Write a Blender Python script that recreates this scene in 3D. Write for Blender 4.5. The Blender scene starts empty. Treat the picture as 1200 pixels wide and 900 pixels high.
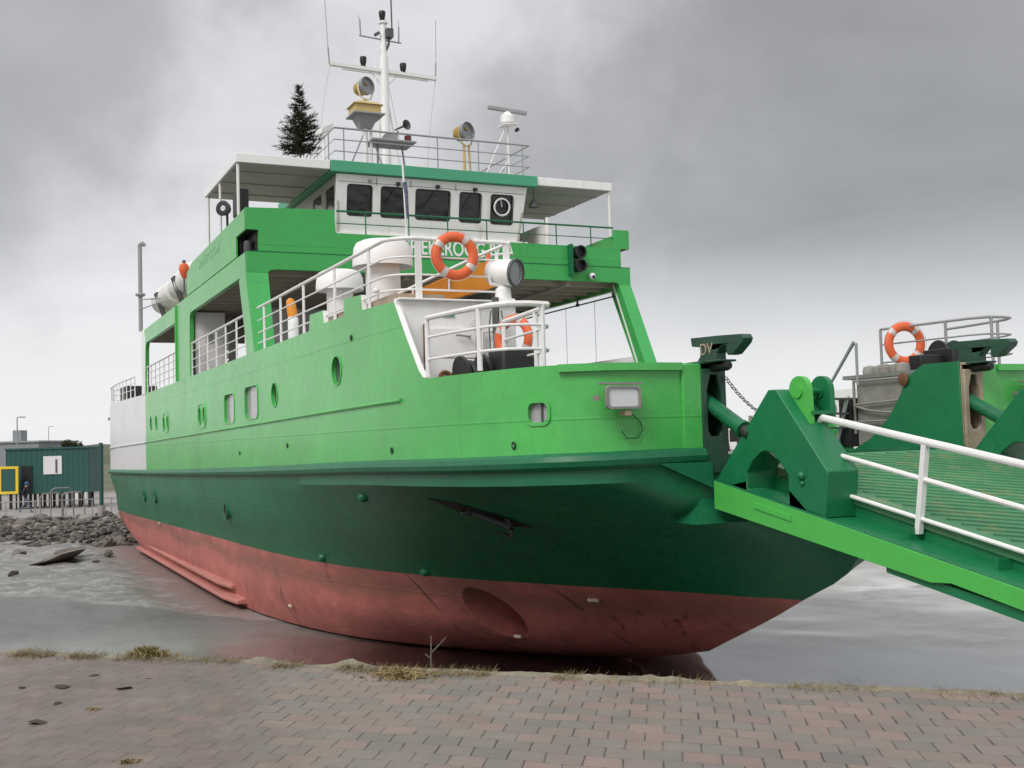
import bpy, bmesh, math, random
from mathutils import Vector, Matrix, noise as mnoise
from mathutils.geometry import tessellate_polygon
random.seed(7)
scene = bpy.context.scene
COL = scene.collection
pi = math.pi
R = math.radians
MUD = -5.5
PAVE = -3.33
ROAD = -4.88

# ------------------------------------------------------------------ nodes
class NT:
    def __init__(s, tree):
        s.t = tree; s.n = tree.nodes; s.l = tree.links
    def add(s, typ, ins=None, **kw):
        nd = s.n.new(typ)
        for k, v in kw.items(): setattr(nd, k, v)
        if ins:
            for k, v in ins.items():
                sock = nd.inputs[k]
                if isinstance(v, bpy.types.NodeSocket): s.l.new(v, sock)
                else: sock.default_value = v
        return nd
    def math(s, op, a, b=0.0, c=0.0, clamp=False):
        nd = s.add('ShaderNodeMath', {0: a, 1: b, 2: c}, operation=op, use_clamp=clamp)
        return nd.outputs[0]
    def mix(s, f, a, b, bt='MIX'):
        nd = s.n.new('ShaderNodeMix'); nd.data_type = 'RGBA'; nd.blend_type = bt
        for i, v in ((0, f), (6, a), (7, b)):
            if isinstance(v, bpy.types.NodeSocket): s.l.new(v, nd.inputs[i])
            else: nd.inputs[i].default_value = v
        return nd.outputs[2]
    def ramp(s, f, stops):
        nd = s.add('ShaderNodeValToRGB', {0: f})
        cr = nd.color_ramp
        while len(cr.elements) < len(stops): cr.elements.new(0.5)
        for e, (p, c) in zip(cr.elements, stops):
            e.position = p; e.color = c if len(c) == 4 else (*c, 1)
        return nd.outputs[0]
    def noise(s, vec, scale, detail=4, rough=0.55, dist=0.0):
        nd = s.add('ShaderNodeTexNoise', {'Scale': scale, 'Detail': detail, 'Roughness': rough, 'Distortion': dist})
        if vec is not None: s.l.new(vec, nd.inputs['Vector'])
        return nd.outputs['Fac']
    def mapping(s, vec, loc=(0, 0, 0), rot=(0, 0, 0), scale=(1, 1, 1)):
        nd = s.add('ShaderNodeMapping', {'Vector': vec, 'Location': loc, 'Rotation': rot, 'Scale': scale})
        return nd.outputs[0]
    def pos(s):
        return s.add('ShaderNodeNewGeometry').outputs['Position']

def c4(c): return (c[0], c[1], c[2], 1)
def new_mat(name):
    m = bpy.data.materials.new(name); m.use_nodes = True
    t = NT(m.node_tree); b = t.n['Principled BSDF']
    return m, t, b

def paint(name, col, rough=0.4, var=0.12, dirt=0.0,  dirtcol=(0.16, 0.14, 0.12), bump=0.15, coat=0.0, dthr=0.52, island=0.0, seam=0.0, scum=False, streak=0.0, streakcol=(0.10, 0.055, 0.03), wav=0.0, metal=0.0, scale=1.0, spec=0.5):
    """old ship paint: tone variation, grime, run-down streaks, orange-peel and dents"""
    m, t, b = new_mat(name)
    p = t.pos()
    n1 = t.noise(p, 0.55*scale, 5, 0.6)
    n2 = t.noise(p, 6*scale, 5, 0.65)
    v = t.math('ADD', t.math('MULTIPLY', n1, 0.65), t.math('MULTIPLY', n2, 0.35))
    lo = tuple(max(0, x*(1-var*1.3)) for x in col); hi = tuple(min(1, x*(1+var)+0.012*var) for x in col)
    colr = t.ramp(v, [(0.32, lo), (0.68, hi)])
    if dirt > 0:
        d = t.noise(t.mapping(p, scale=(1.2, 1.2, 2.0)), 2.2*scale, 8, 0.72)
        f = t.ramp(d, [(dthr, (0, 0, 0)), (dthr+0.26, (dirt, dirt, dirt))])
        colr = t.mix(f, colr, c4(dirtcol))
    if streak > 0:
        sv = t.noise(t.mapping(p, scale=(5.5*scale, 5.5*scale, 0.16*scale)), 1.0, 3, 0.5)
        gate = t.noise(t.mapping(p, loc=(3, 8, 1), scale=(0.45, 0.45, 0.35)), 1.0, 2, 0.5)
        f = t.math('MULTIPLY', t.ramp(sv, [(0.60, (0, 0, 0)), (0.74, (1, 1, 1))]), t.ramp(gate, [(0.42, (0, 0, 0)), (0.66, (streak, streak, streak))]))
        colr = t.mix(f, colr, c4(streakcol))
    if island > 0:
        ri = t.add('ShaderNodeNewGeometry').outputs['Random Per Island']
        colr = t.mix(island, colr, t.ramp(ri, [(0.0, (0.02, 0.019, 0.017)), (0.5, (0.075, 0.066, 0.057)), (0.82, (0.16, 0.14, 0.12)), (1.0, (0.30, 0.28, 0.25))]))
    sx = None
    if seam > 0:                                     # welded plate edges: vertical butts and a long seam
        s3 = t.add('ShaderNodeSeparateXYZ', {0: t.mapping(p, loc=(0.37, 0, 0))})
        fx = t.math('FRACT', t.math('DIVIDE', s3.outputs[0], 2.35)); dx = t.math('MULTIPLY', t.math('MINIMUM', fx, t.math('SUBTRACT', 1.0, fx)), 2.35)
        fz = t.math('FRACT', t.math('DIVIDE', s3.outputs[2], 1.43)); dz = t.math('MULTIPLY', t.math('MINIMUM', fz, t.math('SUBTRACT', 1.0, fz)), 1.43)
        sx = t.ramp(t.math('MINIMUM', dx, dz), [(0.0, (1, 1, 1)), (0.02, (0, 0, 0))])
        colr = t.mix(t.math('MULTIPLY', sx, seam), colr, c4(tuple(x*0.55 for x in col)))
        chip = t.noise(p, 9, 6, 0.75)
        f = t.math('MULTIPLY', t.ramp(chip, [(0.70, (0, 0, 0)), (0.74, (1, 1, 1))]), t.ramp(n1, [(0.5, (0, 0, 0)), (0.62, (0.7, 0.7, 0.7))]))
        colr = t.mix(f, colr, (0.12, 0.06, 0.03, 1) if not scum else (0.05, 0.03, 0.025, 1))
    if scum:                                         # brown tide line and weed below the boot topping
        z3 = t.add('ShaderNodeSeparateXYZ', {0: p}).outputs[2]
        zz = t.math('ADD', z3, t.math('MULTIPLY', t.math('SUBTRACT', t.noise(t.mapping(p, scale=(0.5, 0.5, 1.0)), 1.0, 6, 0.65), 0.5), 1.1))
        band = t.add('ShaderNodeMapRange', {'Value': t.math('ABSOLUTE', t.math('ADD', zz, 4.22)), 'From Min': 0.32, 'From Max': 0.02}, interpolation_type='SMOOTHSTEP').outputs[0]
        colr = t.mix(t.math('MULTIPLY', band, t.math('MULTIPLY', n2, 0.95)), colr, (0.165, 0.085, 0.055, 1))
        fx = t.math('FRACT', t.math('DIVIDE', t.math('ADD', t.add('ShaderNodeSeparateXYZ', {0: p}).outputs[0], t.math('MULTIPLY', z3, 0.35)), 2.9)); 
        run = t.math('MULTIPLY', t.math('LESS_THAN', t.math('ABSOLUTE', t.math('SUBTRACT', fx, 0.5)), 0.012), t.ramp(t.noise(p, 1.4, 4), [(0.4, (0, 0, 0)), (0.6, (0.75, 0.75, 0.75))]))
        colr = t.mix(run, colr, (0.05, 0.03, 0.028, 1))
    t.l.new(colr, b.inputs['Base Color'])
    rr = t.ramp(n2, [(0.3, (max(0.05, rough-0.08),)*3), (0.75, (min(1, rough+0.14),)*3)])
    t.l.new(rr, b.inputs['Roughness'])
    b.inputs['Metallic'].default_value = metal
    b.inputs['Coat Weight'].default_value = coat; b.inputs['Coat Roughness'].default_value = 0.22
    b.inputs['Specular IOR Level'].default_value = spec
    h = t.math('MULTIPLY', t.noise(p, 45*scale, 3, 0.6), 0.006)
    if wav > 0:
        h = t.math('ADD', h, t.math('MULTIPLY', t.noise(t.mapping(p, scale=(1, 1, 1.3)), 0.9, 2, 0.5), wav))
    if sx is not None: h = t.math('ADD', h, t.math('MULTIPLY', sx, 0.006))
    bp = t.add('ShaderNodeBump', {'Height': h, 'Strength': bump, 'Distance': 1.0})
    t.l.new(bp.outputs[0], b.inputs['Normal'])
    return m

M = {}
M['lightgreen'] = paint('light_green_paint', (0.070, 0.47, 0.086), 0.36, 0.15, 0.35, (0.075, 0.27, 0.085), 0.5, coat=0.5, seam=0.35, streak=0.4, streakcol=(0.07, 0.17, 0.06), wav=0.03)
M['midgreen'] = paint('mid_green_paint', (0.05, 0.39, 0.088), 0.45, 0.09, 0.2, (0.045, 0.22, 0.06), 0.4, seam=0.3, streak=0.3, streakcol=(0.04, 0.2, 0.05), wav=0.02)
M['darkgreen'] = paint('dark_green_paint', (0.006, 0.138, 0.055), 0.42, 0.2, 0.25, (0.008, 0.08, 0.038), 0.5, coat=0.0, seam=0.3, streak=0.4, streakcol=(0.02, 0.05, 0.03), wav=0.03)
M['bracketgreen'] = paint('bracket_green_paint', (0.006, 0.165, 0.058), 0.42, 0.15, 0.25, (0.04, 0.12, 0.06), 0.4)
M['rampgreen'] = paint('ramp_girder_green', (0.075, 0.46, 0.075), 0.42, 0.08, 0.12, (0.12, 0.14, 0.04), 0.4, seam=0.0, streak=0.15, streakcol=(0.03, 0.16, 0.03))
M['deckgreen'] = paint('worn_deck_green', (0.055, 0.22, 0.095), 0.6, 0.2, 0.9, (0.33, 0.24, 0.12), 0.6, dthr=0.51, scale=0.8)
M['palegreen'] = paint('faded_letter_green', (0.30, 0.56, 0.33), 0.5, 0.1, 0.1)
M['teal'] = paint('teal_fascia_paint', (0.07, 0.36, 0.20), 0.42, 0.07, 0.08, (0.06, 0.25, 0.15), 0.3)
M['white'] = paint('white_ship_paint', (0.86, 0.85, 0.835), 0.4, 0.05, 0.28, (0.55, 0.50, 0.43), 0.3, streak=0.4, streakcol=(0.33, 0.19, 0.09), wav=0.01)
M['sternwhite'] = paint('white_stern_paint', (0.72, 0.70, 0.71), 0.4, 0.06, 0.22, (0.5, 0.47, 0.44), 0.4, coat=0.4, streak=0.2, streakcol=(0.45, 0.36, 0.28), wav=0.02)
M['rail'] = paint('white_rail_paint', (0.80, 0.79, 0.77), 0.4, 0.05, 0.3, (0.42, 0.32, 0.22), 0.2, scale=2)
M['red'] = paint('red_antifouling', (0.46, 0.138, 0.115), 0.52, 0.26, 0.6, (0.15, 0.07, 0.042), 0.6, seam=0.25, scum=True, streak=0.85, streakcol=(0.06, 0.022, 0.02), wav=0.03)
M['keelred'] = paint('pale_red_bilge_keel', (0.46, 0.17, 0.14), 0.5, 0.15, 0.4, (0.3, 0.15, 0.11), 0.4)
M['black'] = paint('black_paint', (0.012, 0.012, 0.013), 0.45, 0.3, 0.2, (0.05, 0.045, 0.04), 0.3)
M['blacksteel'] = paint('dark_greasy_steel', (0.02, 0.025, 0.022), 0.4, 0.4, 0.4, (0.05, 0.03, 0.02), 0.5)
M['hookgreen'] = paint('worn_dark_hook_paint', (0.018, 0.07, 0.042), 0.4, 0.3, 0.5, (0.07, 0.04, 0.025), 0.5, scale=3)
M['grey'] = paint('grey_paint', (0.30, 0.31, 0.31), 0.5, 0.1, 0.2, (0.2, 0.17, 0.14), 0.3)
M['darkgrey'] = paint('dark_grey_paint', (0.09, 0.095, 0.095), 0.5, 0.15, 0.2, (0.08, 0.06, 0.05), 0.3)
M['ceiling'] = paint('deckhead_paint', (0.42, 0.38, 0.31), 0.6, 0.12, 0.3, (0.26, 0.17, 0.10), 0.3)
M['soffit'] = paint('canopy_soffit_paint', (0.42, 0.43, 0.42), 0.55, 0.08, 0.2, (0.4, 0.33, 0.26), 0.2)
M['cream'] = paint('cream_house_paint', (0.50, 0.47, 0.42), 0.5, 0.07, 0.2, (0.36, 0.31, 0.24), 0.2)
M['deckgrey'] = paint('grey_deck_paint', (0.20, 0.21, 0.20), 0.65, 0.15, 0.4, (0.16, 0.11, 0.07), 0.3)
M['weathered'] = paint('weathered_grey_plate', (0.27, 0.26, 0.235), 0.65, 0.3, 0.6, (0.16, 0.12, 0.085), 0.6, streak=0.5, streakcol=(0.11, 0.075, 0.045))
M['rust'] = paint('rusty_steel', (0.17, 0.075, 0.03), 0.75, 0.4, 0.5, (0.06, 0.03, 0.018), 0.6, scale=3)
M['rustcream'] = paint('rust_stained_cream', (0.36, 0.29, 0.21), 0.7, 0.25, 0.6, (0.25, 0.12, 0.05), 0.5, scale=3)
M['yellowbrass'] = paint('yellow_brass_paint', (0.42, 0.29, 0.055), 0.38, 0.25, 0.4, (0.22, 0.16, 0.06), 0.3, scale=3, metal=0.2)
M['yellowcream'] = paint('yellow_cream_paint', (0.55, 0.42, 0.17), 0.5, 0.1, 0.2, (0.4, 0.3, 0.15), 0.2)
M['orange'] = paint('orange_paint', (0.75, 0.27, 0.02), 0.45, 0.1, 0.2, (0.55, 0.2, 0.03), 0.2)
M['lifeorange'] = paint('orange_ring_plastic', (0.78, 0.135, 0.042), 0.5, 0.1, 0.35, (0.40, 0.09, 0.04), 0.25, scale=3)
M['reflect'] = paint('reflective_tape', (0.62, 0.56, 0.52), 0.35, 0.1, 0.2, (0.5, 0.3, 0.25), 0.1, scale=3)
M['ropewhite'] = paint('rope_white', (0.6, 0.57, 0.52), 0.8, 0.1, 0.2)
M['raft'] = paint('white_raft_plastic', (0.76, 0.75, 0.72), 0.38, 0.05, 0.2, (0.5, 0.46, 0.4), 0.15)
M['yellow'] = paint('yellow_board_paint', (0.78, 0.55, 0.03), 0.5, 0.05, 0.1)
M['cabin'] = paint('dark_green_cabin_paint', (0.018, 0.085, 0.075), 0.5, 0.1, 0.2, (0.02, 0.06, 0.05), 0.3)
M['concrete'] = paint('pale_concrete', (0.34, 0.32, 0.30), 0.85, 0.12, 0.4, (0.22, 0.2, 0.18), 0.6)
M['stone'] = paint('rubble_stone', (0.17, 0.15, 0.13), 0.8, 0.6, 0.8, (0.05, 0.045, 0.04), 0.9, island=0.7, scale=1.6)
M['wood'] = paint('grey_driftwood', (0.13, 0.11, 0.09), 0.85, 0.3, 0.4, (0.06, 0.05, 0.04), 0.6, scale=3)
M['trunk'] = paint('spruce_bark', (0.06, 0.045, 0.03), 0.85, 0.3, 0.3, (0.02, 0.02, 0.015), 0.5, scale=5)
M['anode'] = paint('zinc_anode', (0.6, 0.48, 0.36), 0.55, 0.15, 0.4, (0.45, 0.3, 0.2), 0.3, scale=4)
M['skin'] = paint('skin', (0.5, 0.3, 0.22), 0.55, 0.05, 0)
M['jacket'] = paint('dark_jacket_cloth', (0.014, 0.016, 0.024), 0.8, 0.2, 0)
M['jeans'] = paint('grey_blue_jeans', (0.10, 0.12, 0.16), 0.8, 0.15, 0)
M['hat'] = paint('blue_knit_hat', (0.04, 0.09, 0.20), 0.85, 0.1, 0)
M['distgrey'] = paint('distant_grey_cladding', (0.26, 0.275, 0.30), 0.7, 0.08, 0.1, scale=0.2)
M['distland'] = paint('distant_dune_green', (0.085, 0.10, 0.055), 0.9, 0.3, 0.3, (0.14, 0.12, 0.07), 0.2, scale=0.12)

def glass(name, col=(0.012, 0.014, 0.016), rough=0.06):
    m, t, b = new_mat(name)
    b.inputs['Base Color'].default_value = c4(col); b.inputs['Roughness'].default_value = rough
    b.inputs['Specular IOR Level'].default_value = 0.6
    n = t.noise(t.pos(), 1.6, 2)
    bp = t.add('ShaderNodeBump', {'Height': n, 'Strength': 0.06, 'Distance': 0.3}); t.l.new(bp.outputs[0], b.inputs['Normal'])
    return m
M['glass'] = glass('dark_window_glass', (0.006, 0.007, 0.009), 0.12)
M['portglass'] = glass('porthole_glass', (0.05, 0.058, 0.055), 0.1)
M['curtainglass'] = glass('curtained_window_glass', (0.36, 0.34, 0.35), 0.12)
M['lampglass'] = glass('lamp_lens_glass', (0.25, 0.26, 0.27), 0.08)
M['floodglass'] = glass('floodlight_lens_glass', (0.62, 0.63, 0.65), 0.15)
M['navred'] = glass('red_lamp_glass', (0.12, 0.008, 0.006), 0.1)

def leafmat(name, a, b_, rough=0.6):
    m, t, b = new_mat(name)
    n = t.noise(t.pos(), 7, 4)
    t.l.new(t.ramp(n, [(0.3, a), (0.7, b_)]), b.inputs['Base Color']); b.inputs['Roughness'].default_value = rough
    b.inputs['Specular IOR Level'].default_value = 0.25
    return m
M['needles'] = leafmat('spruce_needles', (0.010, 0.017, 0.006), (0.034, 0.042, 0.013))
M['drygrass'] = leafmat('dry_grass', (0.16, 0.12, 0.05), (0.34, 0.27, 0.14), 0.8)
M['greengrass'] = leafmat('green_grass', (0.06, 0.085, 0.018), (0.14, 0.15, 0.04), 0.7)
M['shrub'] = leafmat('far_shrub_leaves', (0.02, 0.028, 0.012), (0.05, 0.06, 0.025), 0.8)
M['soil'] = paint('crumbled_soil', (0.055, 0.042, 0.03), 0.95, 0.4, 0.5, (0.10, 0.075, 0.05), 0.8, scale=4)
M['mortar'] = paint('crumbled_mortar_edge', (0.23, 0.20, 0.145), 0.95, 0.45, 0.85, (0.085, 0.07, 0.035), 0.9, scale=4)

# ------------------------------------------------------------------ mesh builder
class MB:
    def __init__(s): s.v = []; s.f = []; s.mi = []
    def addv(s, pts):
        k = len(s.v); s.v += [Vector(p) for p in pts]; return k
    def face(s, idx, m=0): s.f.append(tuple(idx)); s.mi.append(m)
    def hexa(s, p, m=0):
        k = s.addv(p)
        for q in ((0, 3, 2, 1), (4, 5, 6, 7), (0, 1, 5, 4), (1, 2, 6, 5), (2, 3, 7, 6), (3, 0, 4, 7)): s.face([k+i for i in q], m)
    def box(s, x0, x1, y0, y1, z0, z1, m=0):
        s.hexa([(x0, y0, z0), (x1, y0, z0), (x1, y1, z0), (x0, y1, z0), (x0, y0, z1), (x1, y0, z1), (x1, y1, z1), (x0, y1, z1)], m)
    def obox(s, c, size, rot=(0, 0, 0), m=0):
        from mathutils import Euler
        E = Euler(rot).to_matrix(); c = Vector(c); h = [x/2 for x in size]
        s.hexa([c+E@Vector((a*h[0], b*h[1], d*h[2])) for d in (-1, 1) for a, b in ((-1, -1), (1, -1), (1, 1), (-1, 1))], m)
    def frame(s, d):
        d = Vector(d).normalized(); up = Vector((0, 0, 1)) if abs(d.z) < 0.95 else Vector((1, 0, 0))
        a = d.cross(up).normalized(); return a, a.cross(d)
    def tube(s, p0, p1, r, r1=None, seg=8, cap=True, m=0):
        p0 = Vector(p0); p1 = Vector(p1); r1 = r if r1 is None else r1
        a, b = s.frame(p1-p0)
        k = s.addv([p+(a*math.cos(2*pi*i/seg)+b*math.sin(2*pi*i/seg))*rr for p, rr in ((p0, r), (p1, r1)) for i in range(seg)])
        for i in range(seg):
            j = (i+1) % seg; s.face((k+i, k+j, k+seg+j, k+seg+i), m)
        if cap: s.face([k+i for i in reversed(range(seg))], m); s.face([k+seg+i for i in range(seg)], m)
    def path(s, pts, r, seg=8, closed=False, m=0, taper=None):
        pts = [Vector(p) for p in pts]; n = len(pts); rings = []
        ref = None
        for i, p in enumerate(pts):
            a = pts[(i-1) % n] if (closed or i > 0) else p; b = pts[(i+1) % n] if (closed or i < n-1) else p
            d = (b-a).normalized()
            if ref is None:
                u, w = s.frame(d)
            else:
                u = (ref-d*ref.dot(d))
                u = u.normalized() if u.length > 1e-6 else s.frame(d)[0]
                w = u.cross(d)
            ref = u
            rr = r if taper is None else r*(1+(taper-1)*i/(n-1))
            # mitre
            sc = 1.0
            if 0 < i < n-1 or closed:
                ca = (p-a).normalized().dot((b-p).normalized()); sc = 1/max(0.5, math.sqrt(max(0.02, (1+ca)/2)))
            rings.append(s.addv([p+(u*math.cos(2*pi*q/seg)+w*math.sin(2*pi*q/seg))*rr*(sc if seg > 0 else 1)*(1 if sc < 1.4 else 1.4/sc) for q in range(seg)]))
        for i in range(n if closed else n-1):
            A = rings[i]; B = rings[(i+1) % n]
            for q in range(seg):
                j = (q+1) % seg; s.face((A+q, A+j, B+j, B+q), m)
        if not closed:
            s.face([rings[0]+q for q in reversed(range(seg))], m); s.face([rings[-1]+q for q in range(seg)], m)
    def lathe(s, prof, origin, axis=(0, 0, 1), seg=20, m=0, capends=True):
        o = Vector(origin); d = Vector(axis).normalized(); a, b = s.frame(d); rings = []
        for r, h in prof:
            rings.append(s.addv([o+d*h+(a*math.cos(2*pi*i/seg)+b*math.sin(2*pi*i/seg))*max(r, 1e-4) for i in range(seg)]))
        for A, B in zip(rings, rings[1:]):
            for i in range(seg):
                j = (i+1) % seg; s.face((A+i, A+j, B+j, B+i), m)
        if capends:
            s.face([rings[0]+i for i in reversed(range(seg))], m); s.face([rings[-1]+i for i in range(seg)], m)
    def torus(s, c, axis, R0, r, seg=32, rs=12, m=0, sy=1.0, a0=0, a1=2*pi):
        c = Vector(c); d = Vector(axis).normalized(); a, b = s.frame(d); rings = []
        full = abs(a1-a0-2*pi) < 1e-6; n = seg if full else seg+1
        for i in range(n):
            t = a0+(a1-a0)*i/seg; e = a*math.cos(t)+b*math.sin(t)
            rings.append(s.addv([c+e*(R0+r*math.cos(2*pi*q/rs))+d*(r*sy*math.sin(2*pi*q/rs)) for q in range(rs)]))
        for i in range(seg):
            A = rings[i]; B = rings[(i+1) % n]
            for q in range(rs):
                j = (q+1) % rs; s.face((A+q, A+j, B+j, B+q), m)
    def plate(s, outer, holes, thick, to3, m=0):
        """flat plate with holes: 2D loops, to3(u,v,w) maps to 3D, w from 0 to thick"""
        loops = [list(outer)]+[list(h) for h in holes]
        tris = tessellate_polygon([[Vector((u, v, 0)) for u, v in L] for L in loops])
        flat = [p for L in loops for p in L]; n = len(flat)
        k = s.addv([to3(u, v, 0) for u, v in flat]); s.addv([to3(u, v, thick) for u, v in flat])
        for a, b, c in tris:
            s.face((k+a, k+b, k+c), m); s.face((k+n+c, k+n+b, k+n+a), m)
        o = 0
        for L in loops:
            q = len(L)
            for i in range(q):
                j = (i+1) % q; s.face((k+o+i, k+o+j, k+n+o+j, k+n+o+i), m)
            o += q
    def prism(s, poly, thick, to3, m=0): s.plate(poly, [], thick, to3, m)
    def sphere(s, c, r, seg=16, rings=10, m=0, sc=(1, 1, 1)):
        c = Vector(c); prof = []
        k = []
        for i in range(rings+1):
            t = pi*i/rings
            k.append(s.addv([c+Vector((math.sin(t)*math.cos(2*pi*j/seg)*sc[0], math.sin(t)*math.sin(2*pi*j/seg)*sc[1], math.cos(t)*sc[2]))*r for j in range(seg)]))
        for A, B in zip(k, k[1:]):
            for j in range(seg):
                q = (j+1) % seg; s.face((A+j, B+j, B+q, A+q), m)
    def build(s, name, mats, parent=None, bevel=0.0, smooth=True, angle=35, label=None):
        me = bpy.data.meshes.new(name)
        off = origin_of(parent) if parent else Vector((0, 0, 0))
        me.from_pydata([v-off for v in s.v], [], s.f)
        if not isinstance(mats, (list, tuple)): mats = [mats]
        for mm in mats: me.materials.append(M[mm] if isinstance(mm, str) else mm)
        for p, i in zip(me.polygons, s.mi): p.material_index = i
        bm = bmesh.new(); bm.from_mesh(me)
        bmesh.ops.remove_doubles(bm, verts=bm.verts, dist=1e-5)
        bmesh.ops.recalc_face_normals(bm, faces=bm.faces)
        bm.to_mesh(me); bm.free()
        if smooth:
            me.polygons.foreach_set('use_smooth', [True]*len(me.polygons))
            me.set_sharp_from_angle(angle=R(angle))
        o = bpy.data.objects.new(name, me); COL.objects.link(o)
        if parent: o.parent = parent
        if bevel > 0:
            md = o.modifiers.new('bevel', 'BEVEL'); md.width = bevel; md.segments = 2; md.limit_method = 'ANGLE'; md.angle_limit = R(40)
        if label: o['label'] = label
        return o

def origin_of(o):
    p = Vector((0, 0, 0))
    while o is not None:
        p += o.location; o = o.parent
    return p
def tag(o, label, cat, group=None, kind=None):
    o['label'] = label; o['category'] = cat
    if group: o['group'] = group
    if kind: o['kind'] = kind
    return o
def thing(name, label, cat, loc, group=None):
    o = bpy.data.objects.new(name, None); COL.objects.link(o); o.location = loc; o.empty_display_size = 0.3
    return tag(o, label, cat, group)
def struct(o): o['kind'] = 'structure'; return o

XZ = lambda y: (lambda u, v, w: (u, y+w, v))     # plate in the XZ plane, thickness along +Y
YZ = lambda x: (lambda u, v, w: (x-w, u, v))     # plate in the YZ plane, thickness along -X
XY = lambda z: (lambda u, v, w: (u, v, z+w))
def rrect(u0, u1, v0, v1, r, n=5):
    pts = []
    for cx, cy, a in ((u1-r, v1-r, 0), (u0+r, v1-r, pi/2), (u0+r, v0+r, pi), (u1-r, v0+r, 1.5*pi)):
        for i in range(n+1): pts.append((cx+r*math.cos(a+pi/2*i/n), cy+r*math.sin(a+pi/2*i/n)))
    return pts
def fillet(poly, radii, n=5):
    """round the corners of a 2D polygon"""
    out = []
    N = len(poly)
    for i, (p, r) in enumerate(zip(poly, radii)):
        if r <= 0: out.append(p); continue
        P = Vector(p); A = (Vector(poly[i-1])-P); B = (Vector(poly[(i+1) % N])-P)
        a = A.normalized(); b = B.normalized()
        for k in range(n+1):
            t = k/n
            out.append(tuple(P+a*r*(1-t)**2+b*r*t**2))
    return out
def catmull(P, n):
    """dense Catmull-Rom through P (list of vectors); n samples per span"""
    out = []
    m = len(P)
    for i in range(m-1):
        p0 = P[max(0, i-1)]; p1 = P[i]; p2 = P[i+1]; p3 = P[min(m-1, i+2)]
        d1 = max(1e-6, (p1-p0).length); d2 = max(1e-6, (p2-p1).length); d3 = max(1e-6, (p3-p2).length)
        m1 = (p2-p1) if i == 0 else ((p1-p0)/d1+(p2-p1)/d2)/2*d2
        m2 = (p2-p1) if i == m-2 else ((p2-p1)/d2+(p3-p2)/d3)/2*d2
        for k in range(n):
            t = k/n; t2 = t*t; t3 = t2*t
            out.append(p1*(2*t3-3*t2+1)+m1*(t3-2*t2+t)+p2*(-2*t3+3*t2)+m2*(t3-t2))
    out.append(P[-1].copy())
    return out
# ================================================================== FERRY
ferry = thing('ferry', 'big green car ferry with red bottom lying on the mud with its bow ramp out', 'ferry', (0, 0, MUD))
F_ = ferry
V = Vector
# hull lines: starboard half, columns stern -> stem, rows from the rubbing strake down to the keel
H_rub = [(-31.5, 4.55, -2.5), (-29.5, 4.86, -2.48), (-17, 4.9, -2.38), (-6, 4.9, -2.24), (0, 4.9, -2.15), (4, 4.9, -2.08), (8, 4.88, -2.0), (10.5, 4.76, -1.97), (12, 4.50, -1.95), (12.9, 4.18, -1.93), (13.33, 3.55, -1.92), (13.4, 2.3, -1.90), (13.42, 0, -1.90)]
H_str = [(x, y, z-0.27) for x, y, z in H_rub]
H_mid = [(-31.0, 4.5, -3.3), (-28, 4.83, -3.25), (-16, 4.88, -3.2), (-6, 4.84, -3.15), (0, 4.76, -3.1), (4, 4.5, -3.1), (7.5, 3.95, -3.1), (9.8, 3.1, -3.1), (11.3, 2.2, -3.12), (12.3, 1.5, -3.15), (13.0, 0.9, -3.2), (13.3, 0.45, -3.25), (13.41, 0, -3.3)]
H_boot = [(-29.2, 4.6, -4.17), (-26, 4.8, -4.12), (-15, 4.74, -4.03), (-6, 4.58, -3.96), (0, 4.42, -3.94), (3.4, 4.03, -3.94), (6.7, 3.07, -3.94), (8.87, 1.98, -3.94), (10.2, 1.22, -3.94), (11.0, 0.8, -3.94), (11.6, 0.45, -3.95), (12.0, 0.2, -3.95), (12.3, 0, -3.96)]
H_low = [(-25.4, 4.6, -4.85), (-22.5, 4.75, -4.95), (-15, 4.66, -4.95), (-6, 4.53, -4.95), (-0.7, 4.38, -4.95), (3, 3.8, -4.95), (5.6, 2.8, -4.97), (7.6, 1.65, -5.0), (8.7, 0.95, -5.0), (9.2, 0.62, -5.0), (9.55, 0.35, -5.0), (9.8, 0.15, -5.0), (10.0, 0, -5.0)]
H_bil = [(-22.8, 4.3, -5.38), (-20, 4.5, -5.48), (-14, 4.45, -5.5), (-6, 4.38, -5.5), (-1.6, 4.25, -5.5), (2.2, 3.5, -5.5), (4.4, 2.45, -5.5), (6.0, 1.35, -5.5), (6.8, 0.7, -5.5), (7.1, 0.4, -5.5), (7.3, 0.22, -5.5), (7.5, 0.1, -5.5), (7.65, 0, -5.5)]
H_keel = [(x, 0, z-0.06) for x, y, z in H_bil]
NS = 8
def row(tab, sg=-1): return catmull([V((x, sg*y, z)) for x, y, z in tab], NS)
ctrl = [H_str, H_mid, H_boot, H_low, H_bil, H_keel]
rows = [row(H_rub)]
dense = [row(t) for t in ctrl]
NC = len(dense[0])
colsamp = []
KS = 4
for j in range(NC):
    colsamp.append(catmull([dense[i][j] for i in range(4)], KS))       # strake .. low smooth
for k in range(3*KS+1): rows.append([colsamp[j][k] for j in range(NC)])
rows.append(dense[4]); rows.append(dense[5])
BOOT_ROW = 1+2*KS
hb = MB()
idx = []
for r in rows:
    idx.append(hb.addv(r))
mir = [hb.addv([V((p.x, -p.y, p.z)) for p in r]) for r in rows]
nr = len(rows)
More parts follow.
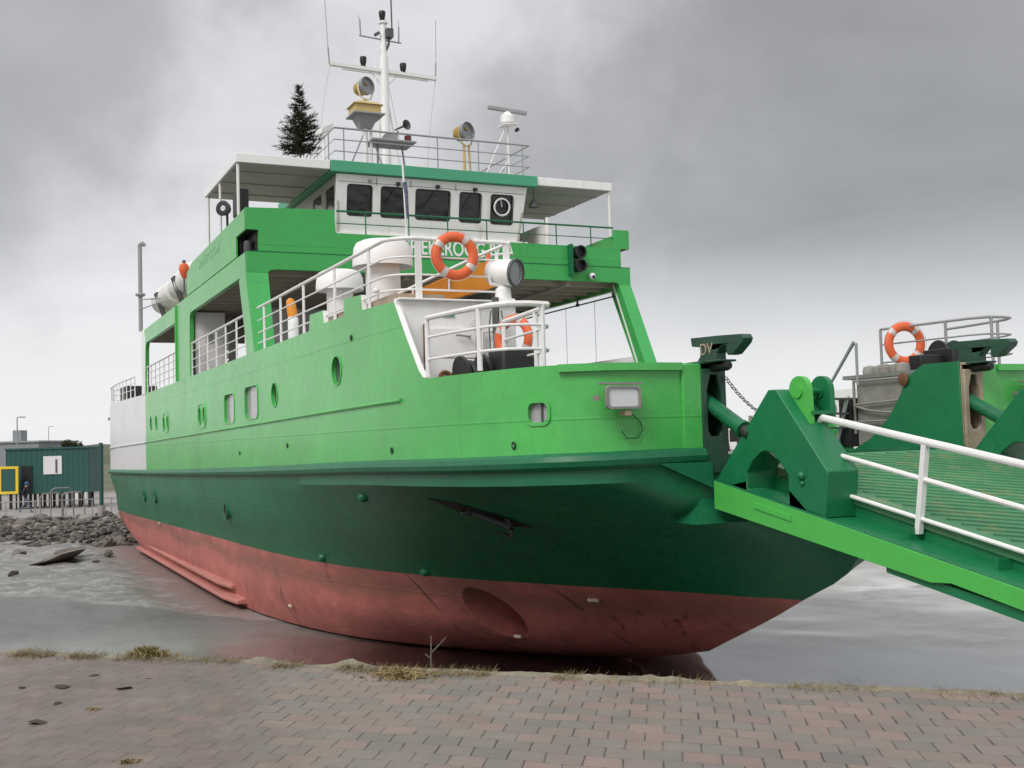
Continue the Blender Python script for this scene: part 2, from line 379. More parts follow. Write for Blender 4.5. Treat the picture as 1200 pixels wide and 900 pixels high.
for i in range(nr-1):
    mi = 0 if i < BOOT_ROW else 1
    for j in range(NC-1):
        a, b, c, d = idx[i]+j, idx[i]+j+1, idx[i+1]+j+1, idx[i+1]+j
        hb.face((a, b, c, d), mi)
        a, b, c, d = mir[i]+j, mir[i]+j+1, mir[i+1]+j+1, mir[i+1]+j
        hb.face((d, c, b, a), mi)
    hb.face((idx[i], idx[i+1], mir[i+1], mir[i]), mi)                    # transom
for j in range(NC-1): hb.face((idx[0]+j+1, idx[0]+j, mir[0]+j, mir[0]+j+1), 0)   # deck closing the shell
hull = hb.build('hull_plating', ['darkgreen', 'red'], F_, smooth=True, angle=28)

# bow thruster tunnel: a real hole through the fore foot
TX, TZ = 7.1, -4.56
cut = MB(); cut.tube((TX, -5, TZ), (TX, 5, TZ), 0.46, seg=40); cutter = cut.build('thruster_cutter', 'red', F_)
md = hull.modifiers.new('tunnel', 'BOOLEAN'); md.object = cutter; md.operation = 'DIFFERENCE'; md.solver = 'EXACT'
dg = bpy.context.evaluated_depsgraph_get(); dg.update()
me2 = bpy.data.meshes.new_from_object(hull.evaluated_get(dg))
hull.modifiers.clear(); 
if len(me2.polygons) > 500: hull.data = me2
bpy.data.objects.remove(cutter)
me = hull.data
# split paint bands into two parts
def split_by_material(o, keep, name, mat):
    bm = bmesh.new(); bm.from_mesh(o.data)
    bmesh.ops.delete(bm, geom=[f for f in bm.faces if f.material_index != keep], context='FACES')
    m2 = bpy.data.meshes.new(name); 
    for f in bm.faces: f.material_index = 0; f.smooth = True
    bm.to_mesh(m2); bm.free(); m2.materials.append(M[mat]); m2.set_sharp_from_angle(angle=R(28))
    n = bpy.data.objects.new(name, m2); COL.objects.link(n); n.parent = F_; return n
hull_side = split_by_material(hull, 0, 'hull_side', 'darkgreen')
hull_bottom = split_by_material(hull, 1, 'hull_bottom', 'red')
bpy.data.objects.remove(hull)

# plan of the sheer line, reused by the bulwarks and strakes
plan = row(H_rub)[:-NS]                       # ends at the ramp pillar (13.4,-2.3)
def plan_at(X):
    for a, b in zip(plan, plan[1:]):
        if a.x <= X <= b.x and b.x > a.x: return a.lerp(b, (X-a.x)/(b.x-a.x))
    return plan[0] if X < plan[0].x else plan[-1]
def hull_pt(sg, X, Z, tabs=(H_str, H_mid, H_boot, H_low, H_bil)):
    """point on the lower shell at height Z near length X"""
    best = None
    for j in range(NC):
        for i in range(1, nr-2):
            p, q = rows[i][j], rows[i+1][j]
            if p.z >= Z >= q.z and p.z > q.z:
                r = p.lerp(q, (p.z-Z)/(p.z-q.z))
                if best is None or abs(r.x-X) < abs(best.x-X): best = r
    return V((best.x, best.y if sg < 0 else -best.y, best.z))

def strake(name, r, dz, mat, x0=-99, x1=99, out=0.02, squash=1.0):
    pts = [V((p.x, p.y, p.z+dz)) for p in plan if x0 <= p.x <= x1]
    mb = MB(); mb.path([p+V((0, -out, 0)) for p in pts], r, seg=10); return mb.build(name, mat, F_)
strake('rubbing_strake', 0.105, 0.0, 'darkgreen')
mb = MB(); mb.path([V((p.x, -p.y+0.02, p.z)) for p in plan], 0.105, seg=10); mb.build('rubbing_strake', 'darkgreen', F_)

def bulwark(name, sg, prof, mats, thick=0.09, x0=-99, x1=99, lip=True):
    """plumb shell plating from the rubbing strake up to a stepped top edge"""
    bx = [x for x, z in prof]
    xs = sorted(set([p.x for p in plan if p.x < 12.6]+bx+[10+0.2*i for i in range(13)]))
    pts = [plan_at(x) for x in xs if max(x0, plan[0].x) <= x <= min(x1, 12.6)]
    if x1 > 12.6: pts += [p for p in plan if p.x > 12.62]
    def top(x):
        for (xa, za), (xb, zb) in zip(prof, prof[1:]):
            if xa <= x <= xb: return za+(zb-za)*((x-xa)/(xb-xa) if xb > xa else 1)
        return prof[-1][1] if x > prof[-1][0] else prof[0][1]
    cols = []
    n = len(pts)
    for i, p in enumerate(pts):
        a = pts[max(0, i-1)]; b = pts[min(n-1, i+1)]
        t = V((b.x-a.x, b.y-a.y, 0)).normalized(); nrm = V((t.y, -t.x, 0))    # outward for starboard
        q = p-nrm*thick
        z1 = top(p.x)
        zk = min(z1-0.05, -1.0-0.0102*(13-p.x))
        zs = [p.z, p.z+(zk-p.z)*0.5, zk, zk+(z1-zk)*0.5, z1]
        o = [V((p.x, p.y, z)) for z in zs]; inn = [V((q.x, q.y, z)) for z in (zs[4], zs[2], zs[0])]
        L = o+inn
        if sg > 0: L = [V((v.x, -v.y, v.z)) for v in L]
        cols.append(L)
    mb = MB(); k = [mb.addv(c) for c in cols]
    for A, B in zip(k, k[1:]):
        for i in range(8):
            j = (i+1) % 8
            mb.face((A+i, A+j, B+j, B+i), 0 if i < 4 else 1)
    mb.face([k[0]+i for i in range(8)], 0); mb.face([k[-1]+i for i in range(8)], 0)
    return mb.build(name, mats, F_, angle=25)
topprof = [(-17, 0.40), (5.12, 0.40), (5.18, 0.68), (6.02, 0.66), (6.08, 0.44), (7.22, 0.42), (7.26, 0.70), (8.10, 0.66), (8.15, 0.42), (9.50, 0.38), (10.30, -0.66), (10.42, -0.76), (10.6, -0.79), (13.5, -0.79)]
bulwark('starboard_bulwark', -1, topprof, ['lightgreen', 'white'], x0=-17)
bulwark('white_stern_plating', -1, [(-32, 0.52), (-17, 0.40)], ['sternwhite', 'white'], x0=-32, x1=-17)
bulwark('port_bulwark', 1, [(-32, 0.5), (0.95, 0.4), (1.0, -1.45), (6.25, -1.45), (6.3, -0.88), (10, -0.82), (13.5, -0.79)], ['lightgreen', 'white'])
# stern bulwark across the transom
mb = MB(); mb.box(-31.52, -31.42, -4.55, 4.55, -2.5, 0.5); mb.build('transom_bulwark', 'sternwhite', F_)
# knuckle bar on the shell
mb = MB(); pts = [p for p in plan if p.x < 9.6]+[plan_at(9.7)]
mb.path([V((p.x, p.y-0.012, -1.0-0.0102*(13-p.x)-0.01)) for p in pts], 0.028, seg=8); mb.build('shell_knuckle', 'lightgreen', F_)
mb = MB(); pts2 = [p for p in plan if p.x < -17]+[plan_at(-17)]
mb.path([V((p.x, p.y-0.022, -1.0-0.0102*(13-p.x)-0.01)) for p in pts2], 0.03, seg=8); mb.build('shell_knuckle', 'sternwhite', F_)
# bow cap rail (flanged) and shoulder pilaster
def mirror(pts): return [V((p[0], -p[1], p[2])) for p in pts]
cap_pts = [p for p in plan if p.x > 13.0]
for sg in (-1, 1):
    mb = MB()
    ring = []
    pp = [V((p.x, p.y, -0.79)) for p in cap_pts if p.y < -2.55]
    n = len(pp)
    for i, p in enumerate(pp):
        a = pp[max(0, i-1)]; b = pp[min(n-1, i+1)]; t = (b-a).normalized(); nr2 = V((t.y, -t.x, 0))
        L = [p+nr2*0.07+V((0, 0, -0.085)), p+nr2*0.07+V((0, 0, 0.004)), p-nr2*0.16+V((0, 0, 0.004)), p-nr2*0.16+V((0, 0, -0.085))]
        ring.append(mb.addv(L if sg < 0 else mirror(L)))
    for A, B in zip(ring, ring[1:]):
        for i in range(4):
            j = (i+1) % 4; mb.face((A+i, A+j, B+j, B+i))
    mb.face([ring[0]+i for i in range(4)]); mb.face([ring[-1]+i for i in range(4)])
    mb.build('bulwark_cap', 'lightgreen', F_)
    mb = MB(); y0, y1 = (-2.60, -2.33) if sg < 0 else (2.33, 2.60)
    mb.box(13.30, 13.44, y0, y1, -1.88, -0.80); mb.build('shoulder_pilaster', 'lightgreen', F_, bevel=0.012)
# thin cap along the starboard sheer between the slope and the shoulder
mb = MB(); mb.path([plan_at(9.5)+V((0, 0.045, 2.335)), plan_at(10.30)+V((0, .045, 1.325)), plan_at(10.44)+V((0, .045, 1.2))], 0.03, seg=6)
mb.build('bulwark_slope_edge', 'white', F_)

# ramp pillars, hooks, rollers, cylinders
for sg in (-1, 1):
    ya, yb = sorted((sg*1.98, sg*2.33))
    mb = MB()
    slot = [(sg*2.155+0.10*math.sin(0), -1.60), (sg*2.155+0.105, -1.60), (sg*2.155+0.105, -1.12), (sg*2.155+0.045, -0.93), (sg*2.155-0.045, -0.93), (sg*2.155-0.105, -1.12), (sg*2.155-0.105, -1.60), (sg*2.155-0.06, -1.68), (sg*2.155+0.06, -1.68)][1:]
    mb.plate([(ya, -2.12), (yb, -2.12), (yb, -0.86), (ya, -0.86)], [slot], 0.05, YZ(13.45))
    mb.box(12.85, 13.39, ya, ya+0.04, -2.12, -0.78); mb.box(12.85, 13.39, yb-0.04, yb, -2.12, -0.78)
    mb.box(12.85, 13.45, ya, yb, -0.80, -0.765)
    pil = mb.build('ramp_pillar', 'hookgreen' if sg < 0 else 'rustcream', F_, bevel=0.008)
    mb = MB(); mb.box(12.88, 12.93, ya+0.045, yb-0.045, -2.1, -0.8); mb.build('pillar_slot_back', 'black', pil)
    mb = MB()
    y = sg*2.15
    prof = [(13.08, -0.455), (13.66, -0.475), (14.12, -0.50), (14.16, -0.55), (14.13, -0.60), (13.94, -0.72), (13.84, -0.725), (13.81, -0.69), (13.82, -0.61), (13.73, -0.585), (13.62, -0.68), (13.62, -0.765), (13.20, -0.765), (13.27, -0.70), (13.27, -0.585), (13.10, -0.56)]
    mb.plate(prof, [], 0.14, XZ(y-0.07)); mb.box(13.12, 13.74, y-0.13, y+0.13, -0.79, -0.765)
    hk = mb.build('ramp_hook', 'hookgreen', F_, bevel=0.008)
    mb = MB(); mb.lathe([(0.0, 0), (0.05, 0.0), (0.062, 0.02), (0.062, 0.5), (0.045, 0.55), (0.0, 0.56)], (13.22, y, -0.84), (1, 0, 0), 14); mb.build('hook_roller', 'black', F_)
    mb = MB(); p0 = V((13.1, y, -1.16)); p1 = V((13.98, y, -1.60)); mb.tube(p0, p1, 0.092, seg=18); d = (p1-p0).normalized()
    mb.tube(p1-d*0.03, p1+d*0.03, 0.105, seg=18)
    cy = mb.build('hydraulic_cylinder', 'darkgreen', F_)
    mb = MB(); mb.tube(p1, p1+d*0.17, 0.075, seg=14); mb.build('cylinder_end', 'blacksteel', cy)
    mb = MB(); mb.tube(p1+d*0.05, p1+d*0.85, 0.035, seg=12); mb.build('piston_rod', 'grey', cy)
    # gusset under the strake and the hinge ledge
    mb = MB(); mb.plate([(sg*3.0, -1.98), (sg*2.25, -1.98), (sg*2.25, -2.30)], [], 0.12, YZ(13.5)); mb.build('strake_gusset', 'darkgreen', F_)
    ya, yb = sorted((sg*1.75, sg*2.52))
    mb = MB(); mb.hexa([(13.0, ya, -2.72), (13.3, ya, -2.72), (13.3, yb, -2.72), (13.0, yb, -2.72), (13.3, ya+0.15, -2.42), (13.36, ya+0.15, -2.42), (13.36, yb-0.15, -2.42), (13.3, yb-0.15, -2.42)]); mb.hexa([(13.30, ya, -2.72), (13.52, ya, -2.72), (13.52, yb, -2.72), (13.30, yb, -2.72), (13.36, ya+0.15, -2.42), (13.42, ya+0.15, -2.42), (13.42, yb-0.15, -2.42), (13.36, yb-0.15, -2.42)])
    mb.build('hinge_ledge', 'darkgreen', F_)

def text_part(name, body, size, mat, parent, loc, rot, width=None, extr=0.004, bold=0.0):
    cu = bpy.data.curves.new(name, 'FONT'); cu.body = body; cu.size = size; cu.extrude = extr; cu.offset = bold; cu.align_x = 'CENTER'; cu.align_y = 'CENTER'
    o = bpy.data.objects.new(name, cu); COL.objects.link(o)
    bpy.context.view_layer.update(); dg = bpy.context.evaluated_depsgraph_get()
    me = bpy.data.meshes.new_from_object(o.evaluated_get(dg)); bpy.data.objects.remove(o)
    xs = [v.co.x for v in me.vertices]; w = max(xs)-min(xs); cx = (max(xs)+min(xs))/2
    from mathutils import Euler
    E = Euler(rot).to_matrix(); k = (width/w) if width else 1
    off = origin_of(parent)
    for v in me.vertices: v.co = E@V(((v.co.x-cx)*k, v.co.y, v.co.z))+V(loc)-off
    me.materials.append(M[mat])
    n = bpy.data.objects.new(name, me); COL.objects.link(n); n.parent = parent; return n
FRONT = (pi/2, 0, pi/2)     # text facing +X
SIDE = (pi/2, 0, 0)         # text facing -Y
text_part('hook_lettering', 'DV', 0.2, 'rustcream', F_, (13.42, -2.224, -0.625), SIDE)

# ---------------------------------------------------------------- portholes and windows of the shell
def porthole(name, X, Z, w, h, r, frame=0.02, glassmat='portglass', recess=True):
    p = plan_at(X); a = plan_at(X-0.15); b = plan_at(X+0.15); t = V((b.x-a.x, b.y-a.y, 0)).normalized(); nr_ = V((t.y, -t.x, 0))
    c = V((p.x, p.y, Z))
    f3 = lambda u, v, wv: tuple(c+t*u+V((0, 0, v))+nr_*(0.012-wv))
    mb = MB(); o = rrect(-w/2-frame, w/2+frame, -h/2-frame, h/2+frame, min(r+frame, (min(w, h)/2+frame)*0.999), 8); i = rrect(-w/2, w/2, -h/2, h/2, min(r, min(w, h)/2*0.999), 8)
    mb.plate(o, [i], 0.012, f3); fr = mb.build(name, 'lightgreen', F_)
    mb = MB(); mb.plate(i, [], 0.004, lambda u, v, wv: tuple(c+t*u+V((0, 0, v))+nr_*(0.006-wv))); mb.build('glass', glassmat, fr)
    return fr
# real recesses: holes are cut into the shell so that frames sit deep like on the ship
def cut_holes(obj, specs):
    for X, Z, w, h, r in specs:
        p = plan_at(X); a = plan_at(X-0.15); b = plan_at(X+0.15); t = V((b.x-a.x, b.y-a.y, 0)).normalized(); nr_ = V((t.y, -t.x, 0))
        c = V((p.x, p.y, Z))
        mb = MB(); mb.plate(rrect(-w/2, w/2, -h/2, h/2, min(r, min(w, h)/2*0.999), 8), [], 0.5, lambda u, v, wv: tuple(c+t*u+V((0, 0, v))+nr_*(0.25-wv)))
        k = mb.build('cutter', 'black', F_)
        m_ = obj.modifiers.new('b', 'BOOLEAN'); m_.object = k; m_.operation = 'DIFFERENCE'; m_.solver = 'EXACT'
        bpy.context.view_layer.update(); dg = bpy.context.evaluated_depsgraph_get()
        me = bpy.data.meshes.new_from_object(obj.evaluated_get(dg)); obj.modifiers.clear()
        if len(me.polygons) >= len(obj.data.polygons): obj.data = me
        obj.data.set_sharp_from_angle(angle=R(25))
        bpy.data.objects.remove(k)
WIN = [(-2.10, -0.70, 1.12, 0.68, 0.14, 'curtainglass', 'saloon_window'), (0.28, -0.66, 1.25, 0.70, 0.15, 'curtainglass', 'saloon_window'),
       (2.43, -0.60, 0.48, 0.48, 0.24, 'portglass', 'porthole'), (6.78, -0.42, 0.50, 0.47, 0.235, 'portglass', 'porthole'),
       (-6.05, -0.74, 0.30, 0.44, 0.15, 'portglass', 'porthole'), (-5.45, -0.74, 0.30, 0.44, 0.15, 'portglass', 'porthole'),
       (-12.6, -0.76, 0.34, 0.44, 0.17, 'portglass', 'porthole'), (-11.8, -0.76, 0.34, 0.44, 0.17, 'portglass', 'porthole'),
       (-15.6, -0.68, 0.36, 0.46, 0.18, 'portglass', 'porthole'), (-14.3, -0.68, 0.36, 0.46, 0.18, 'portglass', 'porthole'),
       (12.82, -1.34, 0.27, 0.24, 0.07, 'curtainglass', 'bow_window')]
sb = [o for o in F_.children if o.name == 'starboard_bulwark'][0]
cut_holes(sb, [w[:5] for w in WIN])
for X, Z, w, h, r, g, nm in WIN:
    p = plan_at(X); a = plan_at(X-0.15); b = plan_at(X+0.15); t = V((b.x-a.x, b.y-a.y, 0)).normalized(); nr_ = V((t.y, -t.x, 0)); c = V((p.x, p.y, Z))
    fw = 0.035 if nm == 'bow_window' else 0.018
    o = rrect(-w/2-fw, w/2+fw, -h/2-fw, h/2+fw, min(r+fw, (min(w, h)/2+fw)*.999), 8); i = rrect(-w/2+0.004, w/2-0.004, -h/2+0.004, h/2-0.004, min(r, min(w, h)/2*0.99), 8)
    mb = MB(); mb.plate(o, [i], 0.02 if nm != 'bow_window' else 0.03, lambda u, v, wv: tuple(c+t*u+V((0, 0, v))+nr_*(0.016-wv)))
    fr = mb.build(nm, 'lightgreen', F_)
    mb = MB(); mb.plate(rrect(-w/2-0.01, w/2+0.01, -h/2-0.01, h/2+0.01, min(r, min(w, h)/2*.99), 8), [], 0.01, lambda u, v, wv: tuple(c+t*u+V((0, 0, v))-nr_*(0.055+wv))); mb.build('glass', g, fr)
    if nm == 'bow_window':
        mb = MB(); mb.plate([(0.02, -h/2), (0.04, -h/2), (0.04, h/2), (0.02, h/2)], [], 0.02, lambda u, v, wv: tuple(c+t*u+V((0, 0, v))-nr_*(0.03+wv))); mb.build('glazing_bar', 'darkgrey', fr)
# outer frames round the paired ports
for X in (-5.75, -12.2):
    c = plan_at(X)
    mb = MB(); mb.plate(rrect(X-0.62, X+0.62, -1.08, -0.40, 0.3, 8), [rrect(X-0.57, X+0.57, -1.03, -0.45, 0.27, 8)], 0.02, XZ(-4.918)); mb.build('port_frame', 'lightgreen', F_)
# low ports in the dark green side, set into the shell
for X, Z, d in ((-18.2, -3.22, 0.34), (-15.3, -3.17, 0.36), (-3.1, -3.14, 0.36)):
    c = hull_pt(-1, X, Z)+V((0, -0.025, 0))
    mb = MB(); mb.lathe([(d/2+0.03, -0.06), (d/2+0.03, 0.03), (d/2-0.005, 0.03), (d/2-0.02, -0.03), (d/2-0.02, -0.06)], c, (0, -1, 0), 24); fr = mb.build('low_porthole', 'darkgreen', F_)
    mb = MB(); mb.lathe([(0.0, 0.010), (d/2-0.01, 0.010), (d/2-0.01, 0.014), (0, 0.014)], c, (0, -1, 0), 24); mb.build('glass', 'glass', fr)

# ---------------------------------------------------------------- floodlights on the shoulders
for sg in (-1, 1):
    c = V((13.62, sg*(3.52 if sg < 0 else 3.22), -1.20))
    mb = MB()
    f = lambda u, v, w: (c.x-w, c.y+u, c.z+v)
    mb.plate(rrect(-0.23, 0.23, -0.135, 0.135, 0.05), [rrect(-0.198, 0.198, -0.104, 0.104, 0.04)], 0.05, f)
    fl = mb.build('bow_floodlight', 'weathered', F_, bevel=0.006)
    mb = MB(); k = mb.addv([f(*p, 0.05) for p in rrect(-0.23, 0.23, -0.135, 0.135, 0.05)]); n = len(rrect(-0.23, 0.23, -0.135, 0.135, 0.05)); mb.addv([f(u*0.72, v*0.72, 0.17) for u, v in rrect(-0.23, 0.23, -0.135, 0.135, 0.05)])
    for i in range(n): j = (i+1) % n; mb.face((k+i, k+j, k+n+j, k+n+i))
    mb.face([k+n+i for i in range(n)]); mb.build('lamp_housing', 'yellowbrass', fl)
    mb = MB(); mb.plate(rrect(-0.198, 0.198, -0.104, 0.104, 0.04), [], 0.01, lambda u, v, w: f(u, v, w+0.02)); mb.build('lens', 'floodglass', fl)
    mb = MB(); mb.box(c.x-0.03, c.x-0.01, c.y-0.005, c.y+0.2, c.z-0.10, c.z+0.1) if False else None
    mb.box(13.40, 13.52, c.y-0.29, c.y-0.26, c.z-0.03, c.z+0.03); mb.box(13.40, 13.52, c.y+0.26, c.y+0.29, c.z-0.03, c.z+0.03); mb.box(13.5, 13.56, c.y-0.285, c.y+0.285, c.z+0.152, c.z+0.175)
    mb.build('lamp_bracket', 'weathered', fl)
    mb = MB(); mb.box(13.45, 13.60, c.y+0.02, c.y+0.10, c.z-0.21, c.z-0.153); mb.build('cable_gland', 'rustcream', fl)
    mb = MB(); mb.path([(13.5, c.y+0.06, c.z-0.21), (13.46, c.y+0.2, c.z-0.20), (13.44, c.y+0.31, c.z-0.28), (13.44, c.y+0.34, c.z-0.38), (13.44, c.y+0.27, c.z-0.47), (13.44, c.y+0.12, c.z-0.47), (13.43, c.y+0.06, c.z-0.38)], 0.007, 6); mb.build('lamp_cable', 'darkgreen', fl)

# bilge keels
for sg in (-1, 1):
    mb = MB()
    for x0, x1, yo, z0 in ((-21.5, -3.0, 4.74, -5.36), (-20.8, -3.9, 4.70, -5.08)):
        n = 14
        k = []
        for i in range(n+1):
            x = x0+(x1-x0)*i/n; e = 0.0 if i < n else -0.12
            k.append(mb.addv([V((x, sg*4.2, z0-0.05)), V((x, sg*(yo+e), z0-0.04)), V((x, sg*(yo+e), z0+0.05)), V((x, sg*4.2, z0+0.16))]))
        for A, B in zip(k, k[1:]):
            for i in range(4): j = (i+1) % 4; mb.face((A+i, A+j, B+j, B+i))
        mb.face([k[0]+i for i in range(4)]); mb.face([k[-1]+i for i in range(4)])
    mb.build('bilge_keel', 'keelred', F_, bevel=0.02)
# zinc anodes
for X, Z, L in ((9.05, -4.18, 0.2), (7.2, -4.98, 0.14), (0.4, -5.03, 0.18), (-14.9, -4.05, 0.2)):
    p = hull_pt(-1, X, Z); q = hull_pt(-1, X+0.4, Z); d = (q-p).normalized()
    if p.x == q.x: d = V((1, 0, 0))
    mb = MB(); mb.tube(p+V((0.02, -0.03, 0)), p+d*L+V((0.02, -0.03, 0)), 0.033, seg=8); mb.build('zinc_anode', 'anode', F_, bevel=0.006)
# thruster lining and rim
def rim_pts(sg, n=48):
    out = []
    for i in range(n):
        a = 2*pi*i/n; x = TX+0.5*math.cos(a); z = TZ+0.5*math.sin(a)
        out.append((x, z))
    return out
# drain holes and towing eyes on the shell
for X, Z in ((7.6, 0.04), (3.4, -1.62), (12.45, -1.72), (-1.0, -1.75), (9.3, -1.75)):
    c = plan_at(X); mb = MB(); mb.lathe([(0, -0.004), (0.035, -0.004), (0.05, 0.004), (0.05, 0.012), (0.03, 0.012), (0.025, 0.0)], (c.x, c.y-0.001, Z), (0, -1, 0), 14); mb.build('scupper', 'black', F_)
for X, Z in ((7.3, -2.48), (6.4, -3.86), (3.0, -3.82)):
    c = hull_pt(-1, X, Z); mb = MB(); mb.lathe([(0.09, -0.06), (0.085, 0.02), (0.06, 0.07), (0.03, 0.09), (0, 0.09)], c, (0.2, -0.9, -0.3), 14); mb.build('shell_boss', 'darkgreen', F_)
# anchor in its pocket (below the strake)
pa = hull_pt(-1, 10.2, -2.75); pa0 = hull_pt(-1, 9.6, -2.35)
mb = MB()
def outw(X, Z, d=0.03):
    p = hull_pt(-1, X, Z); a = hull_pt(-1, X-0.5, Z); b = hull_pt(-1, X+0.5, Z); c = hull_pt(-1, X, Z-0.3)
    n = (b-a).cross(p-c); n = n.normalized() if n.length > 1e-6 else V((0.3, -0.8, -0.4))
    if n.y > 0: n = -n
    return p+n*d
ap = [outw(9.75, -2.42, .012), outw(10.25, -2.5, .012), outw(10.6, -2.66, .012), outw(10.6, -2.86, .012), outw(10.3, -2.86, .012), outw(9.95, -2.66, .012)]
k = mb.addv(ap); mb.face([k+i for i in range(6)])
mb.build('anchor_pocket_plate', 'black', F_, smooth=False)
mb = MB()
a0 = outw(10.2, -2.62, 0.03); a1 = outw(10.45, -2.78, 0.08)
mb.tube(a0, a1, 0.04, 0.055, 10)
d = (a1-a0).normalized(); sidev = V((0.15, -0.3, 0.9)).normalized()
for s in (-1, 1):
    f0 = a1+sidev*0.03*s; f1 = a1+sidev*0.16*s-d*0.03; f2 = a1+sidev*0.16*s-d*0.30
    mb.path([f0, f1, f1-d*0.1, f2], 0.04, 8, taper=0.35)
anc = mb.build('anchor', 'blacksteel', F_)
mb = MB(); mb.torus(a0-d*0.08, sidev, 0.07, 0.018, 20, 8); mb.build('shackle', 'blacksteel', anc)

# ================================================================== SUPERSTRUCTURE
HB = 4.9
# decks
mb = MB(); mb.box(-31.3, 0.0, -4.78, 4.78, -0.12, 0.0); mb.build('passenger_deck', 'deckgrey', F_)
mb = MB(); mb.box(0.0, 9.46, -4.79, -3.0, 0.05, 0.16); mb.build('casing_deck', 'deckgrey', F_)
mb = MB()
k = mb.addv([V((p.x-0.12 if p.x > 13 else p.x, p.y+0.1, -1.98)) for p in plan if p.x > -1]+[V((p.x-0.12 if p.x > 13 else p.x, -p.y-0.1, -1.98)) for p in reversed(plan) if p.x > -1])
n = len(mb.v); mb.face(range(n)); mb.build('car_deck', 'deckgrey', F_, smooth=False)
mb = MB(); mb.box(0, 9.46, -3.06, -3.0, -1.97, 0.05); mb.build('casing_inner_wall', 'white', F_)
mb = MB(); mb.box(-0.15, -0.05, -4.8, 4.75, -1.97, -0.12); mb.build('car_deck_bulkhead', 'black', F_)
# forward casing wall with door
mb = MB(); mb.box(9.47, 9.55, -4.83, -2.93, -1.97, 0.42); mb.box(9.40, 9.62, -4.8, -2.90, 0.40, 0.43)
cw = mb.build('casing_front_wall', 'white', F_, bevel=0.008)
mb = MB(); mb.plate(rrect(-4.38, -3.62, -1.4, 0.0, 0.1), [], 0.04, YZ(9.60)); dr = mb.build('casing_door', 'white', F_, bevel=0.008)
mb = MB(); mb.box(9.6, 9.63, -4.43, -4.385, -0.55, -0.38); mb.box(9.6, 9.63, -4.43, -4.385, -0.12, 0.06); mb.box(9.555, 9.585, -4.42, -4.385, -1.3, 0.05); mb.box(9.555, 9.60, -4.38, -3.62, -0.44, -0.425); mb.build('door_hinge', 'rust', dr)
mb = MB(); mb.tube((9.66, -3.95, -0.10), (9.66, -3.73, -0.12), 0.014); mb.tube((9.6, -3.73, -0.12), (9.67, -3.73, -0.12), 0.018); mb.build('handle', 'grey', dr)
mb = MB(); mb.torus((9.64, -4.12, -0.72), (1, 0, 0.2), 0.085, 0.028, 24, 10); mb.tube((9.64, -4.12, -0.82), (9.64, -4.12, -0.95), 0.025); mb.build('rusty_fairlead', 'rust', F_)
mb = MB(); mb.plate([(-4.13, 0.17), (-3.93, 0.17), (-3.93, 0.24), (-4.13, 0.24)], [], 0.01, YZ(9.565)); mb.build('deck_sign', 'teal', F_)
mb = MB()
for y, z0, z1 in ((-3.52, -0.95, -0.05), (-3.36, -0.95, -0.2)):
    mb.path([(9.62, y, z0), (9.62, y, z1), (9.62, y+0.25, z1+0.02)], 0.02, 8)
mb.path([(9.6, -4.44, -0.5), (9.62, -4.46, -0.7), (9.6, -4.42, -0.95)], 0.012, 6); mb.torus((9.6, -3.63, 0.09), (1, 0, 0), 0.05, 0.01, 20, 6)
mb.build('wall_piping', 'rail', F_)

# bridge deck slab, ceiling beams
mb = MB(); mb.box(-17.45, -0.13, -4.78, 4.78, 2.36, 2.62); mb.build('bridge_deck', 'ceiling', F_)
mb = MB()
for i in range(24): mb.box(-17.2+i*0.72, -17.12+i*0.72, -4.77, 4.77, 2.24, 2.37)
for y in (-3.2, -1.1, 1.1, 3.2): mb.box(-17.3, -0.2, y-0.05, y+0.05, 2.20, 2.37)
mb.build('deckhead_beams', 'ceiling', F_)
# starboard side girder with pillars
side = fillet([(-17.55, 2.12), (-17.62, 2.70), (-0.13, 2.70), (-0.13, 2.2), (-0.66, 2.2), (-0.32, 0.36), (-0.32, 0.36)], [0]*7)
w1 = fillet([(-0.62, 2.20), (-7.5, 2.20), (-7.62, 0.2), (-0.2, 0.2)], [0.22, 0.35, 0, 0])
w2 = fillet([(-9.75, 2.16), (-16.65, 2.16), (-16.85, 0.2), (-9.85, 0.2)], [0.1, 0.35, 0, 0])
outer = [(-17.7, 0.36), (-17.62, 2.70), (-0.02, 2.70), (-0.02, 2.25), (0.72, 0.36), (-0.05, 0.36)] 
def side_wall(sg, name):
    mb = MB()
    y = -4.90 if sg < 0 else 4.78
    o = [(-17.75, 0.37), (-17.62, 2.68), (-0.02, 2.68), (-0.11, 2.22)] + ([(0.65, 0.37), (-0.04, 0.37)] if sg < 0 else [(1.98, -1.45), (1.22, -1.45)]) + \
        fillet([(-0.60, 2.18), (-7.48, 2.18), (-7.55, 0.37)], [0.2, 0.3, 0]) + [(-9.85, 0.37)] + fillet([(-9.75, 2.18), (-16.72, 2.18), (-16.9, 0.37)], [0.12, 0.35, 0])
    mb.plate(o, [], 0.12, XZ(y)); return mb.build(name, 'lightgreen', F_, bevel=0.01)
side_wall(-1, 'starboard_side_girder'); side_wall(1, 'port_side_girder')
mb = MB(); mb.box(-17.72, -17.0, -4.93, -4.86, 0.4, 2.66) if False else None
mb.plate([(-17.78, 0.38), (-17.66, 2.70), (-17.2, 2.72), (-16.86, 2.25), (-16.98, 0.38)], [], 0.16, XZ(-4.92)); mb.build('white_end_pillar', 'white', F_, bevel=0.01)
mb = MB(); mb.box(-9.78, -9.72, -4.955, -4.905, 0.4, 2.66); mb.build('drain_pipe', 'lightgreen', F_)
